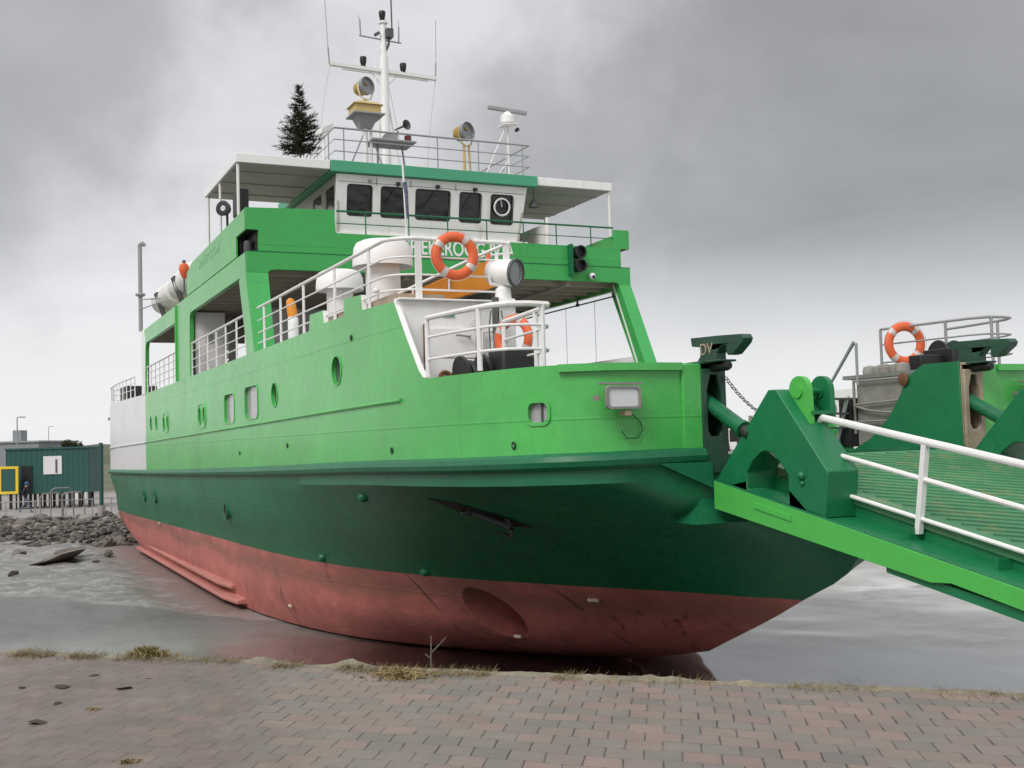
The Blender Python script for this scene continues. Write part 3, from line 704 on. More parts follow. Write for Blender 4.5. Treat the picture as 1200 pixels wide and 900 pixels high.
# front beam (lower band) and starboard front leg
mb = MB()
fo = [(-4.9, 2.22), (-4.9, 2.69), (4.9, 2.69), (4.9, 2.22), (4.58, 2.22)] + [(4.5, 2.29), (4.42, 2.30), (-4.2, 2.30), (-4.36, 2.28), (-4.42, 2.22)]
kk = []
def front3(u, v, w):
    rake = max(0.0, (2.22-v))*0.41 if u < 0 else 0.0
    return (0.004+rake-w, u, v)
mb.plate(fo, [], 0.10, YZ(0.004)); mb.build('front_beam', 'midgreen', F_, bevel=0.008)
mb = MB(); mb.hexa([(0.66, -4.9, 0.37), (0.76, -4.9, 0.37), (0.76, -4.47, 0.37), (0.66, -4.47, 0.37), (-0.096, -4.9, 2.219), (0.004, -4.9, 2.219), (0.004, -4.42, 2.219), (-0.096, -4.42, 2.219)]); mb.build('starboard_front_leg', 'midgreen', F_)
mb = MB()
leg = [(-0.30, 2.30), (0.004, 2.24), (1.99, -1.47), (1.60, -1.47)]
mb.plate(leg, [], 0.34, XZ(4.57)); mb.build('port_front_leg', 'midgreen', F_, bevel=0.01)
mb = MB(); mb.plate([(-0.34, 2.28), (-0.29, 2.30), (1.62, -1.47), (1.55, -1.47)], [], 0.30, XZ(4.56)); mb.build('leg_edge', 'white', F_)
# upper wing bulwarks and the bridge front
mb = MB()
mb.plate([(-7.86, 2.705), (-7.82, 3.36), (-7.0, 3.52), (-0.02, 3.66), (-0.02, 3.17), (-1.05, 3.17), (-1.05, 2.705)], [], 0.09, XZ(-4.90)); mb.build('starboard_wing_bulwark', 'lightgreen', F_, bevel=0.01)
mb = MB()
mb.plate([(-7.86, 2.705), (-7.82, 3.36), (-7.0, 3.52), (-0.02, 3.66), (-0.02, 3.17), (-1.05, 3.17), (-1.05, 2.705)], [], 0.09, XZ(4.81)); mb.build('port_wing_bulwark', 'lightgreen', F_, bevel=0.01)
mb = MB()
fo = [(-4.62, 2.70), (-4.62, 3.17), (-4.9, 3.17), (-4.9, 3.66), (-2.88, 3.72)] + [(-2.86, 3.23), (-2.82, 3.19), (4.46, 3.19), (4.46, 3.66), (4.9, 3.66), (4.9, 3.17), (4.64, 3.17), (4.64, 2.70)]
mb.plate(fo, [], 0.09, YZ(0.0)); mb.build('bridge_front', 'midgreen', F_, bevel=0.008)
mb = MB(); mb.box(-0.012, 0.010, -4.9, 4.9, 2.685, 2.70); mb.build('plate_seam', 'darkgreen', F_)
for sg in (-1, 1):
    ya, yb = sorted((sg*4.55, sg*4.86))
    mb = MB(); mb.box(-1.05, -0.10, min(sg*4.60, sg*4.64), max(sg*4.60, sg*4.64), 2.70, 3.17); mb.box(-1.1, -1.05, ya, yb, 2.70, 3.17); mb.box(-1.05, -0.02, ya, yb, 3.165, 3.18); mb.box(-1.05, -0.02, ya, yb, 2.69, 2.705)
    nb = mb.build('navigation_light_box', 'black', F_)
    mb = MB(); mb.lathe([(0.0, 0), (0.09, 0), (0.1, 0.03), (0.1, 0.24), (0.07, 0.28), (0, 0.28)], (-0.5, sg*4.74, 2.72), (0, 0, 1), 16); mb.build('lamp', 'darkgrey', nb)
text_part('ship_name', 'SPIEKEROOG IV', 0.50, 'white', F_, (0.006, 0.02, 2.945), FRONT, width=2.50, bold=0.008)
text_part('wing_name', 'SPIEKEROOG IV', 0.34, 'palegreen', F_, (-4.5, -4.903, 3.28), SIDE, width=2.9)
mb = MB(); mb.box(0.085, 0.10, -4.84, -4.55, 1.80, 2.0); sg_ = mb.build('pillar_plate_sign', 'teal', F_)
mb = MB()
for i in range(4): mb.box(0.10, 0.106, -4.82+i*0.066, -4.78+i*0.066, 1.84, 1.96)
mb.build('sign_marks', 'white', sg_)

# rails
def rail_run(name, base, heights, posts, mat='rail', r_top=0.026, r_mid=0.015, post=0.028, flat=None, parent=None, closed=False):
    """base: polyline at the foot; heights above it; posts: list of points on the polyline (fractions of length)"""
    base = [V(p) for p in base]
    mb = MB()
    for i, h in enumerate(heights):
        mb.path([p+V((0, 0, h)) for p in base], r_top if i == 0 else r_mid, 8, closed=closed)
    L = [0]
    for a, b in zip(base, base[1:]): L.append(L[-1]+(b-a).length)
    def at(f):
        d = f*L[-1]
        for i in range(len(base)-1):
            if L[i] <= d <= L[i+1]+1e-9: return base[i].lerp(base[i+1], (d-L[i])/max(1e-9, L[i+1]-L[i])), (base[i+1]-base[i]).normalized()
        return base[-1], (base[-1]-base[-2]).normalized()
    for f in posts:
        p, d = at(f)
        if flat:
            q = V((-d.y, d.x, 0))
            a = d*flat/2; b_ = q*0.012
            mb.hexa([p-a-b_, p+a-b_, p+a+b_, p-a+b_]+[x+V((0, 0, heights[0])) for x in (p-a-b_, p+a-b_, p+a+b_, p-a+b_)])
        else: mb.tube(p, p+V((0, 0, heights[0])), post, seg=8)
    return mb.build(name, mat, parent or F_)
fr = lambda n: [i/(n-1) for i in range(n)]
B = lambda x, z=0.40: V((x, -4.84, z))
corner = [V((9.0+0.42*math.sin(a), -4.42-0.42*math.cos(a), 0.40)) for a in [pi/2*i/8 for i in range(9)]]
rail_run('side_railing', [B(0.8)]+corner+[V((9.42, -3.0, 0.40))], [0.93, 0.66, 0.40, 0.18], [0.055, 0.195, 0.365, 0.56, 0.74, 0.862, 1.0], flat=0.10, r_top=0.03)
rail_run('side_railing', [B(-7.5), B(-0.45)], [0.93, 0.7, 0.47, 0.24], [0.0, 0.17, 0.34, 0.51, 0.68, 0.86, 1], flat=0.11, r_top=0.03)
rail_run('side_railing', [B(-16.8), B(-9.9)], [0.93, 0.7, 0.47, 0.24], fr(8), flat=0.11, r_top=0.03)
aft = [V((p.x, p.y+0.06, 0.5-0.0*(p.x))) for p in plan if p.x < -17.2][::2]
aft = [V((p.x, p.y, 0.40+(-17-p.x)*0.0083)) for p in aft]
rail_run('side_railing', aft, [0.78, 0.55, 0.3], fr(11), flat=0.13, r_top=0.03)
rail_run('stern_railing', [(-31.4, -4.5, 0.52), (-31.4, 4.5, 0.52)], [0.78, 0.55, 0.3], fr(9), r_top=0.03)
rail_run('port_side_railing', [(-16.8, 4.84, 0.4), (-9.9, 4.84, 0.4)], [0.93, 0.62, 0.31], fr(6), r_top=0.03)
# bow railing, turning inboard
o = [plan_at(x) for x in (10.52, 10.9, 11.3, 11.7, 12.0)]
bow = [V((p.x, p.y+0.03, -0.77)) for p in o]+[V((12.22, -4.32, -0.77)), V((12.30, -4.05, -0.77)), V((12.25, -3.78, -0.77)), V((12.0, -3.66, -0.77)), V((11.0, -3.55, -0.77)), V((10.3, -3.48, -0.77))]
rail_run('bow_railing', bow, [0.80, 0.54, 0.24], [0.0, 0.30, 0.52, 0.70, 1.0], r_top=0.036, r_mid=0.018, post=0.036)
mb = MB(); mb.box(10.2, 12.3, -4.2, -3.4, -1.45, -1.40); mb.build('bow_platform', 'deckgrey', F_)

# interior of the passenger deck
mb = MB(); mb.box(-6.62, -6.5, -3.1, 1.2, 0.0, 2.24); mb.build('saloon_wall', 'white', F_)
mb = MB(); mb.box(-8.7, -7.55, -4.74, -3.9, 0.0, 2.22); lk = mb.build('white_locker', 'white', F_, bevel=0.02)
mb = MB(); mb.plate(rrect(-4.45, -4.25, 1.35, 1.6, 0.02), [], 0.01, YZ(-7.535)); mb.build('locker_sign', 'grey', lk)
mb = MB()
for i in range(6): mb.box(-11.6, -9.2, -3.5-0.0*i, -3.3, 0.35+i*0.26, 0.48+i*0.26)
mb.box(-11.62, -11.55, -3.5, -3.28, 0, 2.2); mb.box(-9.22, -9.15, -3.5, -3.28, 0, 2.2); mb.build('slatted_bench_back', 'white', F_)
for x in (-2.3, -4.4):
    mb = MB(); mb.box(x-0.2, x+0.2, -3.6, 2.5, 0.40, 0.45); mb.obox((x-0.26, -0.55, 0.75), (0.04, 6.1, 0.5), (0, -0.2, 0)); mb.box(x-0.16, x+0.16, -3.4, -3.3, 0, 0.4); mb.box(x-0.16, x+0.16, 2.2, 2.3, 0, 0.4); mb.box(x-0.16, x+0.16, -0.6, -0.5, 0, 0.4); mb.build('deck_bench', 'grey', F_)
mb = MB(); mb.box(-30.5, -28.6, -4.3, -2.9, 0.0, 1.35); mb.build('stern_winch_house', 'blacksteel', F_, bevel=0.03)
mb = MB(); mb.tube((-2.6, 4.7, 2.02), (-0.5, 4.7, 2.02), 0.02); mb.tube((-12, 4.7, 2.02), (-2.6, 4.7, 2.02), 0.02)
for x in (-10, -7.2, -4.8, -2.5): mb.tube((x, 4.7, 2.02), (x, 4.7, 2.25), 0.03); mb.obox((x, 4.7, 2.03), (0.1, 0.06, 0.08))
for x in (-3.2, -1.55): mb.tube((x, 4.7, 0.4), (x, 4.7, 2.02), 0.006, seg=5)
mb.build('awning_rod', 'darkgrey', F_)

# mushroom ventilators
def vent(x, y, rb, rc, z0, zc, zt):
    mb = MB(); mb.lathe([(rb*1.08, z0), (rb*1.08, z0+0.05), (rb, z0+0.06), (rb, zc+0.12)], (x, y, 0), (0, 0, 1), 32)
    t = mb.build('mushroom_vent', 'white', F_)
    mb = MB(); mb.lathe([(rb*1.02, zc+0.05), (rc*0.96, zc+0.015), (rc, zc), (rc*1.0, zc+0.10), (rc*0.965, zt-0.14), (rc*0.88, zt-0.055), (rc*0.70, zt-0.012), (rc*0.4, zt), (0, zt+0.004)], (x, y, 0), (0, 0, 1), 40, capends=False); mb.build('vent_cap', 'white', t)
    return t
vent(4.55, -4.15, 0.245, 0.44, 0.16, 1.22, 1.60)
vent(6.95, -4.12, 0.29, 0.50, 0.16, 1.29, 1.74)
mb = MB(); mb.box(6.0, 7.3, -4.8, -4.45, 0.16, 0.55); mb.build('vent_coaming', 'rustcream', F_, bevel=0.01)
mb = MB(); mb.box(8.1, 9.4, -4.8, -4.0, 0.16, 0.52); mb.build('deck_hatch', 'rustcream', F_, bevel=0.01)
mb = MB(); mb.tube((7.7, -4.5, 0.2), (7.7, -4.5, 0.75), 0.05); mb.tube((8.0, -4.3, 0.2), (8.0, -4.3, 0.62), 0.04); mb.sphere((7.7, -4.5, 0.78), 0.06); mb.build('deck_valves', 'white', F_)

# big white searchlight
sx, sy, sz = 9.42, -3.07, 0.88
mb = MB(); mb.lathe([(0.16, 0.43), (0.16, 0.46), (0.13, 0.47), (0.115, 0.62), (0.08, 0.66), (0.08, 0.70)], (sx, sy, 0), (0, 0, 1), 24); mb.box(sx-0.12, sx+0.14, sy-0.13, sy+0.13, 0.43, 0.47)
for s in (-1, 1): mb.path([(sx, sy, 0.68), (sx, sy+s*0.2, 0.70), (sx, sy+s*0.225, 0.80), (sx, sy+s*0.225, sz)], 0.025, 8)
slt = mb.build('searchlight', 'white', F_)
ax = V((0.84, 0.52, -0.12)).normalized()
mb = MB(); mb.lathe([(0.0, -0.26), (0.09, -0.255), (0.16, -0.22), (0.195, -0.15), (0.20, 0.22), (0.212, 0.225), (0.212, 0.26), (0.18, 0.26), (0.175, 0.20), (0, 0.20)], (sx, sy, sz), ax, 36, capends=False); mb.tube(V((sx, sy, sz))-ax*0.1+V((0, 0, 0.19)), V((sx, sy, sz))-ax*0.1+V((0, 0, 0.26)), 0.03); mb.build('lamp_drum', 'white', slt)
mb = MB(); mb.lathe([(0, 0.215), (0.176, 0.215), (0.176, 0.225), (0, 0.225)], (sx, sy, sz), ax, 32); mb.build('lens', 'lampglass', slt)
mb = MB(); mb.lathe([(0.178, 0.2), (0.178, 0.262), (0.205, 0.268), (0.214, 0.262), (0.214, 0.22), (0.206, 0.22)], (sx, sy, sz), ax, 36, capends=False); mb.build('lens_rim', 'darkgrey', slt)
mb = MB(); mb.lathe([(0, 0), (0.05, 0), (0.05, 0.06), (0.035, 0.07), (0.035, 0.2), (0, 0.2)], (sx-0.28, sy-0.1, 1.0), (0, 0, 1), 12); mb.build('signal_lamp', 'lifeorange', slt)
mb = MB(); mb.tube((9.75, -3.35, -1.4), (9.75, -3.35, 0.45), 0.055)
for i, (dx, dy) in enumerate(((0.03, -0.09), (0.08, -0.02), (0.06, 0.06))):
    mb.path([(9.75+dx, -3.35+dy, 0.25), (9.75+dx*1.6, -3.35+dy*1.5, 0.0), (9.75+dx*1.2, -3.35+dy*1.3, -0.3), (9.78, -3.33, -0.42)], 0.011, 6)
mb.build('searchlight_post', 'darkgrey', F_)

# mooring winch on the bow platform
mb = MB(); mb.box(10.75, 11.25, -3.95, -3.45, -1.4, -0.42)
w_ = mb.build('mooring_winch', 'blacksteel', F_, bevel=0.04)
mb = MB(); mb.lathe([(0.30, 0), (0.30, 0.05), (0.16, 0.06), (0.16, 0.3), (0.30, 0.31), (0.30, 0.36)], (10.75, -4.35, -0.80), (0, 1, 0.1), 24); mb.torus((10.75, -4.2, -0.80), (0, 1, 0.1), 0.19, 0.06, 24, 8); mb.build('rope_drum', 'black', w_)

# ================================================================== WHEELHOUSE
RT, RB = 5.08, 4.81
mb = MB(); mb.box(-6.0, -0.76, -2.71, 2.71, RB, RT); roof = mb.build('wheelhouse_roof', 'teal', F_, bevel=0.01)
mb = MB(); mb.box(-5.6, -0.9, -2.5, 2.5, RB-0.02, RB-0.003); mb.build('roof_soffit', 'cream', roof)
mb = MB(); mb.box(-5.95, -0.82, -2.66, 2.66, RT, RT+0.006); mb.build('roof_deck', 'deckgrey', roof)
rake = lambda z: -1.10+(z-3.4)*0.16
mb = MB()
wins = [(-2.27, -1.66), (-1.43, -0.80), (-0.54, 0.36), (0.62, 1.20), (1.47, 2.08)]
holes = [rrect(a, b, 3.84, 4.56, 0.07) for a, b in wins]
mb.plate([(-2.55, 3.42), (2.28, 3.42), (2.46, 4.79), (-2.55, 4.79)], holes, 0.06, lambda u, v, w: (rake(v)-w, u, v))
wh = mb.build('wheelhouse_front', 'white', F_)
for a, b in wins:
    mb = MB(); mb.plate(rrect(a-0.02, b+0.02, 3.82, 4.58, 0.08), [], 0.01, lambda u, v, w: (rake(v)-0.045-w, u, v)); mb.build('window_pane', 'glass', wh)
    mb = MB(); mb.plate(rrect(a-0.012, b+0.012, 3.828, 4.572, 0.08), [rrect(a+0.012, b-0.012, 3.852, 4.548, 0.06)], 0.012, lambda u, v, w: (rake(v)+0.008-w, u, v)); mb.build('window_gasket', 'black', wh)
mb = MB(); mb.box(-1.16, -1.0, -2.56, 2.5, 2.62, 3.415); mb.build('front_apron', 'white', wh)
for a, b in wins[1:4]:
    mb = MB(); y = (a+b)/2+0.1; mb.obox((rake(4.6)+0.05, y, 4.64), (0.09, 0.09, 0.07)); mb.tube((rake(4.6)+0.05, y, 4.6), (rake(4.1)+0.03, y-0.28, 4.2), 0.01, seg=5); mb.build('windscreen_wiper', 'black', wh)
mb = MB(); mb.torus((rake(4.2)+0.03, 1.77, 4.26), (1, 0, -0.16), 0.21, 0.025, 32, 8); mb.tube((rake(4.2)+0.03, 1.77, 4.26), (rake(4.4)+0.03, 1.73, 4.44), 0.01, seg=5); mb.build('clear_view_screen', 'rail', wh)
mb = MB()
for y in (-1.0-0.55, -0.68, 0.5): mb.box(rake(4.7)-0.0, rake(4.7)+0.01, y-0.006, y+0.006, 4.58, 4.79)
mb.box(rake(4.6), rake(4.6)+0.008, -2.5, 2.4, 4.612, 4.622); mb.build('panel_seam', 'darkgrey', wh)
mb = MB(); mb.lathe([(0.05, 0), (0.05, 0.08), (0, 0.09)], (rake(4.7), -1.72, 4.68), (1, 0, 0), 12); mb.build('deck_lamp', 'grey', wh)
# sides and back of the wheelhouse
for sg in (-1, 1):
    mb = MB(); y = sg*2.52 if sg < 0 else 2.46
    hs = [rrect(-1.95, -1.2, 3.95, 4.6, 0.06), rrect(-3.1, -2.3, 3.95, 4.6, 0.06)]
    mb.plate([(-5.5, 2.62), (-1.17, 2.62), (-0.90, 4.79), (-5.5, 4.79)], hs, 0.06, (XZ(y) if sg < 0 else (lambda u, v, w: (u, 2.40+(v-4.79)*0.13+w, v)))); sw = mb.build('wheelhouse_side', 'cream', F_)
    for h in ((-1.97, -1.18), (-3.12, -2.28)):
        mb = MB(); mb.plate(rrect(h[0], h[1], 3.93, 4.62, 0.06), [], 0.01, XZ(y+0.025)); mb.build('side_window', 'glass', sw) if sg < 0 else None
mb = MB(); mb.box(-5.56, -5.5, -2.52, 2.52, 2.62, 4.79); mb.build('wheelhouse_back', 'cream', F_)
mb = MB(); mb.box(-1.6, -1.5, -1.8, 1.8, 2.7, 3.75); mb.build('wheelhouse_console', 'black', F_)
# canopies over the bridge wings
for sg in (-1, 1):
    ya, yb = sorted((sg*2.718, sg*4.92))
    mb = MB(); mb.box(-4.79, -0.80, ya, yb, 4.86, 5.07); cn = mb.build('wing_canopy', 'white', F_, bevel=0.01)
    mb = MB(); mb.box(-4.74, -0.85, ya+0.05, yb-0.05, 4.845, 4.857); mb.build('canopy_soffit', 'soffit', cn)
    for x in (-1.6, -2.8, -4.0): mb = MB(); mb.box(x-0.02, x+0.02, ya+0.05, yb-0.05, 4.82, 4.846); mb.build('canopy_rib', 'soffit', cn)
    ys = sg*4.86
    for x in ((-0.9, -3.0, -4.6) if sg < 0 else (-0.88, -4.6)):
        mb = MB(); mb.tube((x, ys, 3.3 if sg < 0 else 2.65), (x, ys, 4.87), 0.035); mb.build('canopy_post', 'rail', cn)
    if sg > 0:
        mb = MB(); mb.tube((-0.86, 3.0, 3.15), (-0.86, 3.0, 4.05), 0.05); mb.box(-3.0, -0.9, 2.95, 3.05, 2.65, 3.9); mb.build('wing_locker', 'white', F_)
        mb = MB(); mb.lathe([(0.14, 0), (0.12, 0.06), (0.075, 0.12), (0.06, 0.2), (0.0, 0.22)], (-1.1, 2.75, 4.35), (0, 0, 1), 20); mb.tube((-1.1, 2.75, 4.55), (-1.1, 2.75, 4.85), 0.015); mb.build('ship_bell', 'darkgrey', F_)
# bridge front handrail
rail_run('bridge_handrail', [(-0.045, -2.82, 3.19), (-0.045, 4.46, 3.19)], [0.52, 0.24], [0.095, 0.24, 0.375, 0.515, 0.65, 0.775, 0.91], mat='darkgreen', r_top=0.024, r_mid=0.012, post=0.016)
# starboard wing lamp
mb = MB(); mb.lathe([(0.0, -0.12), (0.12, -0.1), (0.17, 0), (0.19, 0.08), (0.16, 0.09), (0, 0.06)], (-2.5, -4.86, 4.12), (0.75, -0.7, 0.05), 20); mb.tube((-2.5, -4.8, 3.55), (-2.5, -4.8, 4.0), 0.03); wl = mb.build('wing_searchlight', 'black', F_)
mb = MB(); mb.lathe([(0, 0.065), (0.15, 0.07), (0, 0.075)], (-2.5, -4.86, 4.12), (0.75, -0.7, 0.05), 20); mb.build('lens', 'floodglass', wl)
mb = MB(); mb.box(-1.6, -1.0, -4.85, -4.6, 3.72, 4.3); mb.build('wing_control_box', 'black', F_, bevel=0.02)
# forward signal lights on the bridge front, port side
mb = MB(); mb.box(0.01, 0.2, 3.10, 3.16, 2.42, 3.2); sgl = mb.build('signal_light_stand', 'darkgreen', F_)
for z in (3.0, 2.66):
    mb = MB(); mb.lathe([(0, -0.1), (0.15, -0.1), (0.16, 0.05), (0.165, 0.12), (0.13, 0.12), (0.12, 0.02), (0, 0.02)], (0.16, 3.33, z), (1, 0.1, 0), 20); mb.build('signal_lamp', 'black', sgl)
mb = MB(); mb.sphere((0.12, 3.72, 2.42), 0.085); mb.tube((0.0, 3.72, 2.46), (0.1, 3.72, 2.44), 0.03); dc = mb.build('deck_camera', 'white', F_)
mb = MB(); mb.sphere((0.18, 3.72, 2.40), 0.045); mb.build('lens', 'black', dc)

# ================================================================== ROOF GEAR
z0 = RT
rail_run('roof_railing', [(-4.9, -2.3, z0), (-3.4, -2.52, z0), (-1.0, -2.55, z0), (-1.0, 2.60, z0), (-4.9, 2.55, z0)], [0.84, 0.56, 0.28], [0.0, 0.13, 0.262, 0.32, 0.505, 0.59, 0.685, 0.80, 0.90, 1.0], mat='grey', r_top=0.018, r_mid=0.010, post=0.016)
# mast
mx = -4.64
mb = MB(); mb.tube((mx, 0, z0), (mx, 0, 9.1), 0.145, 0.115, 16); mb.tube((mx, 0, 9.1), (mx, 0, 10.1), 0.10, 0.085, 14); mb.lathe([(0.085, 0), (0.13, 0.03), (0.13, 0.08), (0.09, 0.1)], (mx, 0, 10.02), (0, 0, 1), 14)
mb.tube((mx-0.05, -0.30, z0), (mx, -0.06, 8.4), 0.03); mb.tube((mx-0.1, 0.62, z0), (mx, 0.08, 7.9), 0.03)
mb.path([(mx+0.05, -0.2, z0), (mx+0.05, -0.24, 7.0), (mx+0.02, -0.26, 9.2), (mx, -0.1, 9.35)], 0.018, 6)
mast = mb.build('mast', 'white', F_)
mb = MB(); mb.obox((mx, 0.0, 8.70), (0.14, 3.1, 0.09), (0.026*-1, 0, 0)); mb.tube((mx, -1.2, 8.63), (mx, 1.3, 8.57), 0.02)
mb.tube((mx, -0.4, 8.66), (mx, -0.12, 8.35), 0.02); mb.tube((mx, 0.4, 8.64), (mx, 0.12, 8.35), 0.02); mb.build('crosstree', 'rail', mast)
mb = MB(); mb.tube((mx, -0.70, 9.63), (mx, 0.52, 9.56), 0.022); mb.build('upper_spreader', 'grey', mast)
for y, zb, zt in ((-1.56, 8.74, 10.55), (1.52, 8.66, 10.35), (-0.66, 9.63, 10.2), (0.45, 9.57, 10.2)):
    mb = MB(); mb.tube((mx, y, zb-0.02), (mx, y*1.02, zb+0.45), 0.022, seg=6); mb.tube((mx, y*1.02, zb+0.4), (mx, y*1.05-0.02, zt), 0.009, seg=5); mb.build('whip_aerial', 'grey', mast)
mb = MB(); mb.tube((mx, 0.26, 9.7), (mx, 0.24, 11.6), 0.022); mb.build('pole_aerial', 'darkgrey', mast)
for y, z in ((-0.60, 8.77), (0.56, 8.72), (-0.02, 10.13)):
    mb = MB(); mb.lathe([(0.075, 0), (0.075, 0.03), (0.055, 0.05), (0.07, 0.06), (0.09, 0.13), (0.095, 0.25), (0.085, 0.27), (0, 0.27)], (mx, y, z), (0, 0, 1), 14); mb.build('mast_lamp', 'black', mast)
mb = MB(); mb.box(mx, mx+0.24, 0.02, 0.22, 9.62, 9.86); mb.path([(mx+0.1, 0.12, 9.62), (mx+0.1, 0.12, 9.45), (mx+0.02, 0.02, 9.2)], 0.035, 6); mb.obox((mx+0.05, -0.2, 9.72), (0.08, 0.16, 0.08), (0.6, 0, 0)); mb.build('mast_instrument', 'darkgrey', mast)
mb = MB(); mb.path([(mx, -1.56, 8.66), (mx-0.05, -1.68, 8.0), (mx, -1.84, 6.9), (mx, -2.1, 5.1)], 0.008, 5); mb.path([(mx, 1.52, 8.6), (mx, 1.40, 7.8), (mx, 1.27, 6.8), (mx, 1.15, 5.1)], 0.010, 5); mb.path([(mx, 0.1, 8.4), (mx, 0.5, 6.4), (mx, 0.62, 5.1)], 0.009, 5); mb.build('halyard', 'ropewhite', mast)
# brass coloured searchlights
def sealight(name, c, r, L, ax, post, box=False, dark='lampglass'):
    c = V(c); ax = V(ax).normalized()
    mb = MB()
    for p in post: mb.tube(p[0], p[1], p[2], seg=10)
    a, b = mb.frame(ax); 
    yk = V((0, 0, 1)).cross(ax).normalized()
    for s in (-1, 1): mb.path([c+V((0, 0, -r*1.55)), c+yk*s*r*0.8+V((0, 0, -r*1.3)), c+yk*s*r*1.12+V((0, 0, -r*0.5)), c+yk*s*r*1.12], 0.018, 6)
    t = mb.build(name, 'yellowcream' if not box else 'rail', F_)
    mb = MB(); mb.lathe([(0, -L), (r*0.5, -L*0.97), (r*0.78, -L*0.75), (r*0.86, -L*0.3), (r*0.9, 0)], c, ax, 24, capends=False); mb.lathe([(0.0, -L*0.45), (r*0.25, -L*0.45), (r*0.25, -L*0.3)], c+V((0, 0, r*0.9)), (0, 0, 1), 10); mb.build('lamp_body', 'yellowbrass', t)
    mb = MB(); mb.lathe([(r*0.9, -0.02), (r*1.02, -0.02), (r*1.04, 0.1), (r*0.98, 0.1), (r*0.95, 0.03)], c, ax, 28, capends=False); mb.lathe([(0, 0.0), (r*0.95, 0.03)], c, ax, 28, capends=False); mb.build('lamp_face', dark, t)
    return t
sealight('roof_searchlight', (-2.0, 1.28, 6.42), 0.24, 0.36, (0.9, 0.42, 0.06), [((-2.0, 1.22, z0), (-2.0, 1.22, 6.05), 0.04), ((-2.05, 1.42, z0), (-2.05, 1.38, 6.1), 0.03)])
pl = sealight('roof_searchlight', (-2.0, -1.42, 7.33), 0.22, 0.34, (0.9, 0.42, 0.10), [((-2.0, -1.45, z0), (-2.0, -1.45, 6.35), 0.07), ((-2.0, -1.3, z0), (-2.0, -1.3, 6.35), 0.04)], box=True)
mb = MB(); k0 = (-2.3, -1.7, -1.78, -1.12); mb.box(*k0, 6.58, 6.80); mb.hexa([(-2.36, -1.84, 6.80), (-1.64, -1.84, 6.80), (-1.64, -1.06, 6.80), (-2.36, -1.06, 6.80), (-2.2, -1.7, 6.90), (-1.8, -1.7, 6.90), (-1.8, -1.2, 6.90), (-2.2, -1.2, 6.90)]); mb.tube((-2, -1.45, 6.88), (-2, -1.43, 7.02), 0.05); mb.build('lamp_housing_box', 'yellowcream', pl, bevel=0.01)
mb = MB(); mb.box(-2.36, -1.62, -1.84, -1.04, 6.55, 6.585); mb.hexa([(-2.12, -1.6, 6.25), (-1.88, -1.6, 6.25), (-1.88, -1.3, 6.25), (-2.12, -1.3, 6.25), (-2.25, -1.72, 6.55), (-1.75, -1.72, 6.55), (-1.75, -1.16, 6.55), (-2.25, -1.16, 6.55)]); mb.build('lamp_funnel', 'grey', pl)
mb = MB(); mb.tube((-2.2, -1.9, z0), (-2.0, -1.5, 6.1), 0.02); mb.tube((-1.8, -1.0, z0), (-2.0, -1.3, 6.1), 0.02); mb.build('stand_brace', 'grey', pl)
# radar
rx, ry = -1.8, 2.4
mb = MB(); mb.tube((rx, ry, z0), (rx, ry, 6.62), 0.028); mb.tube((rx, ry-0.75, z0), (rx, ry-0.08, 6.55), 0.02); mb.tube((rx-0.5, ry+0.1, z0), (rx, ry, 6.5), 0.02); mb.tube((rx, ry-0.5, z0+0.0), (rx, ry, 5.7), 0.018); mb.obox((rx, ry, 6.64), (0.45, 0.42, 0.03), (0.1, 0, 0)); rd = mb.build('radar_stand', 'rail', F_)
mb = MB(); mb.lathe([(0.10, 0), (0.19, 0.03), (0.19, 0.2), (0.12, 0.26), (0.07, 0.32), (0, 0.32)], (rx, ry, 6.68), (0, 0, 1), 20); mb.build('radar_gearbox', 'white', rd)
mb = MB(); mb.obox((rx+0.0, ry, 7.05), (0.10, 1.05, 0.11), (-0.14, 0, -0.25)); mb.build('radar_scanner', 'grey', rd, bevel=0.02)
mb = MB(); mb.lathe([(0, 0), (0.05, 0), (0.05, 0.1), (0, 0.1)], (rx+0.1, ry+0.2, 6.5), (1, 0, 0.1), 10); mb.build('stand_lamp', 'black', rd)
# horn, compass cover, floodlight, flag pole
mb = MB(); mb.lathe([(0.02, -0.35), (0.03, -0.05), (0.06, 0.03), (0.13, 0.10), (0.135, 0.11), (0.11, 0.1), (0.04, 0.0)], (-2.0, -0.42, 6.42), (0.9, 0.35, 0.08), 20, capends=False); mb.tube((-2.1, -0.55, 6.3), (-2.15, -0.6, 6.05), 0.03); hn = mb.build('signal_horn', 'darkgrey', F_)
mb = MB(); mb.box(-2.5, -1.7, -1.35, -0.2, 5.93, 5.97); mb.tube((-2.1, -1.1, z0), (-2.1, -1.1, 5.95), 0.03); mb.tube((-2.1, -0.35, z0), (-2.2, -0.42, 5.95), 0.025); mb.hexa([(-2.3, -1.0, 5.97), (-1.9, -1.0, 5.97), (-1.9, -0.6, 5.97), (-2.3, -0.6, 5.97), (-2.22, -0.9, 6.2), (-1.98, -0.9, 6.2), (-1.98, -0.6, 6.2), (-2.22, -0.6, 6.2)]); mb.build('equipment_table', 'grey', F_)
mb = MB(); mb.lathe([(0.09, 0), (0.09, 0.16), (0.06, 0.18), (0, 0.18)], (-1.9, -0.36, 5.97), (0, 0, 1), 14); mb.build('red_lamp', 'navred', F_)
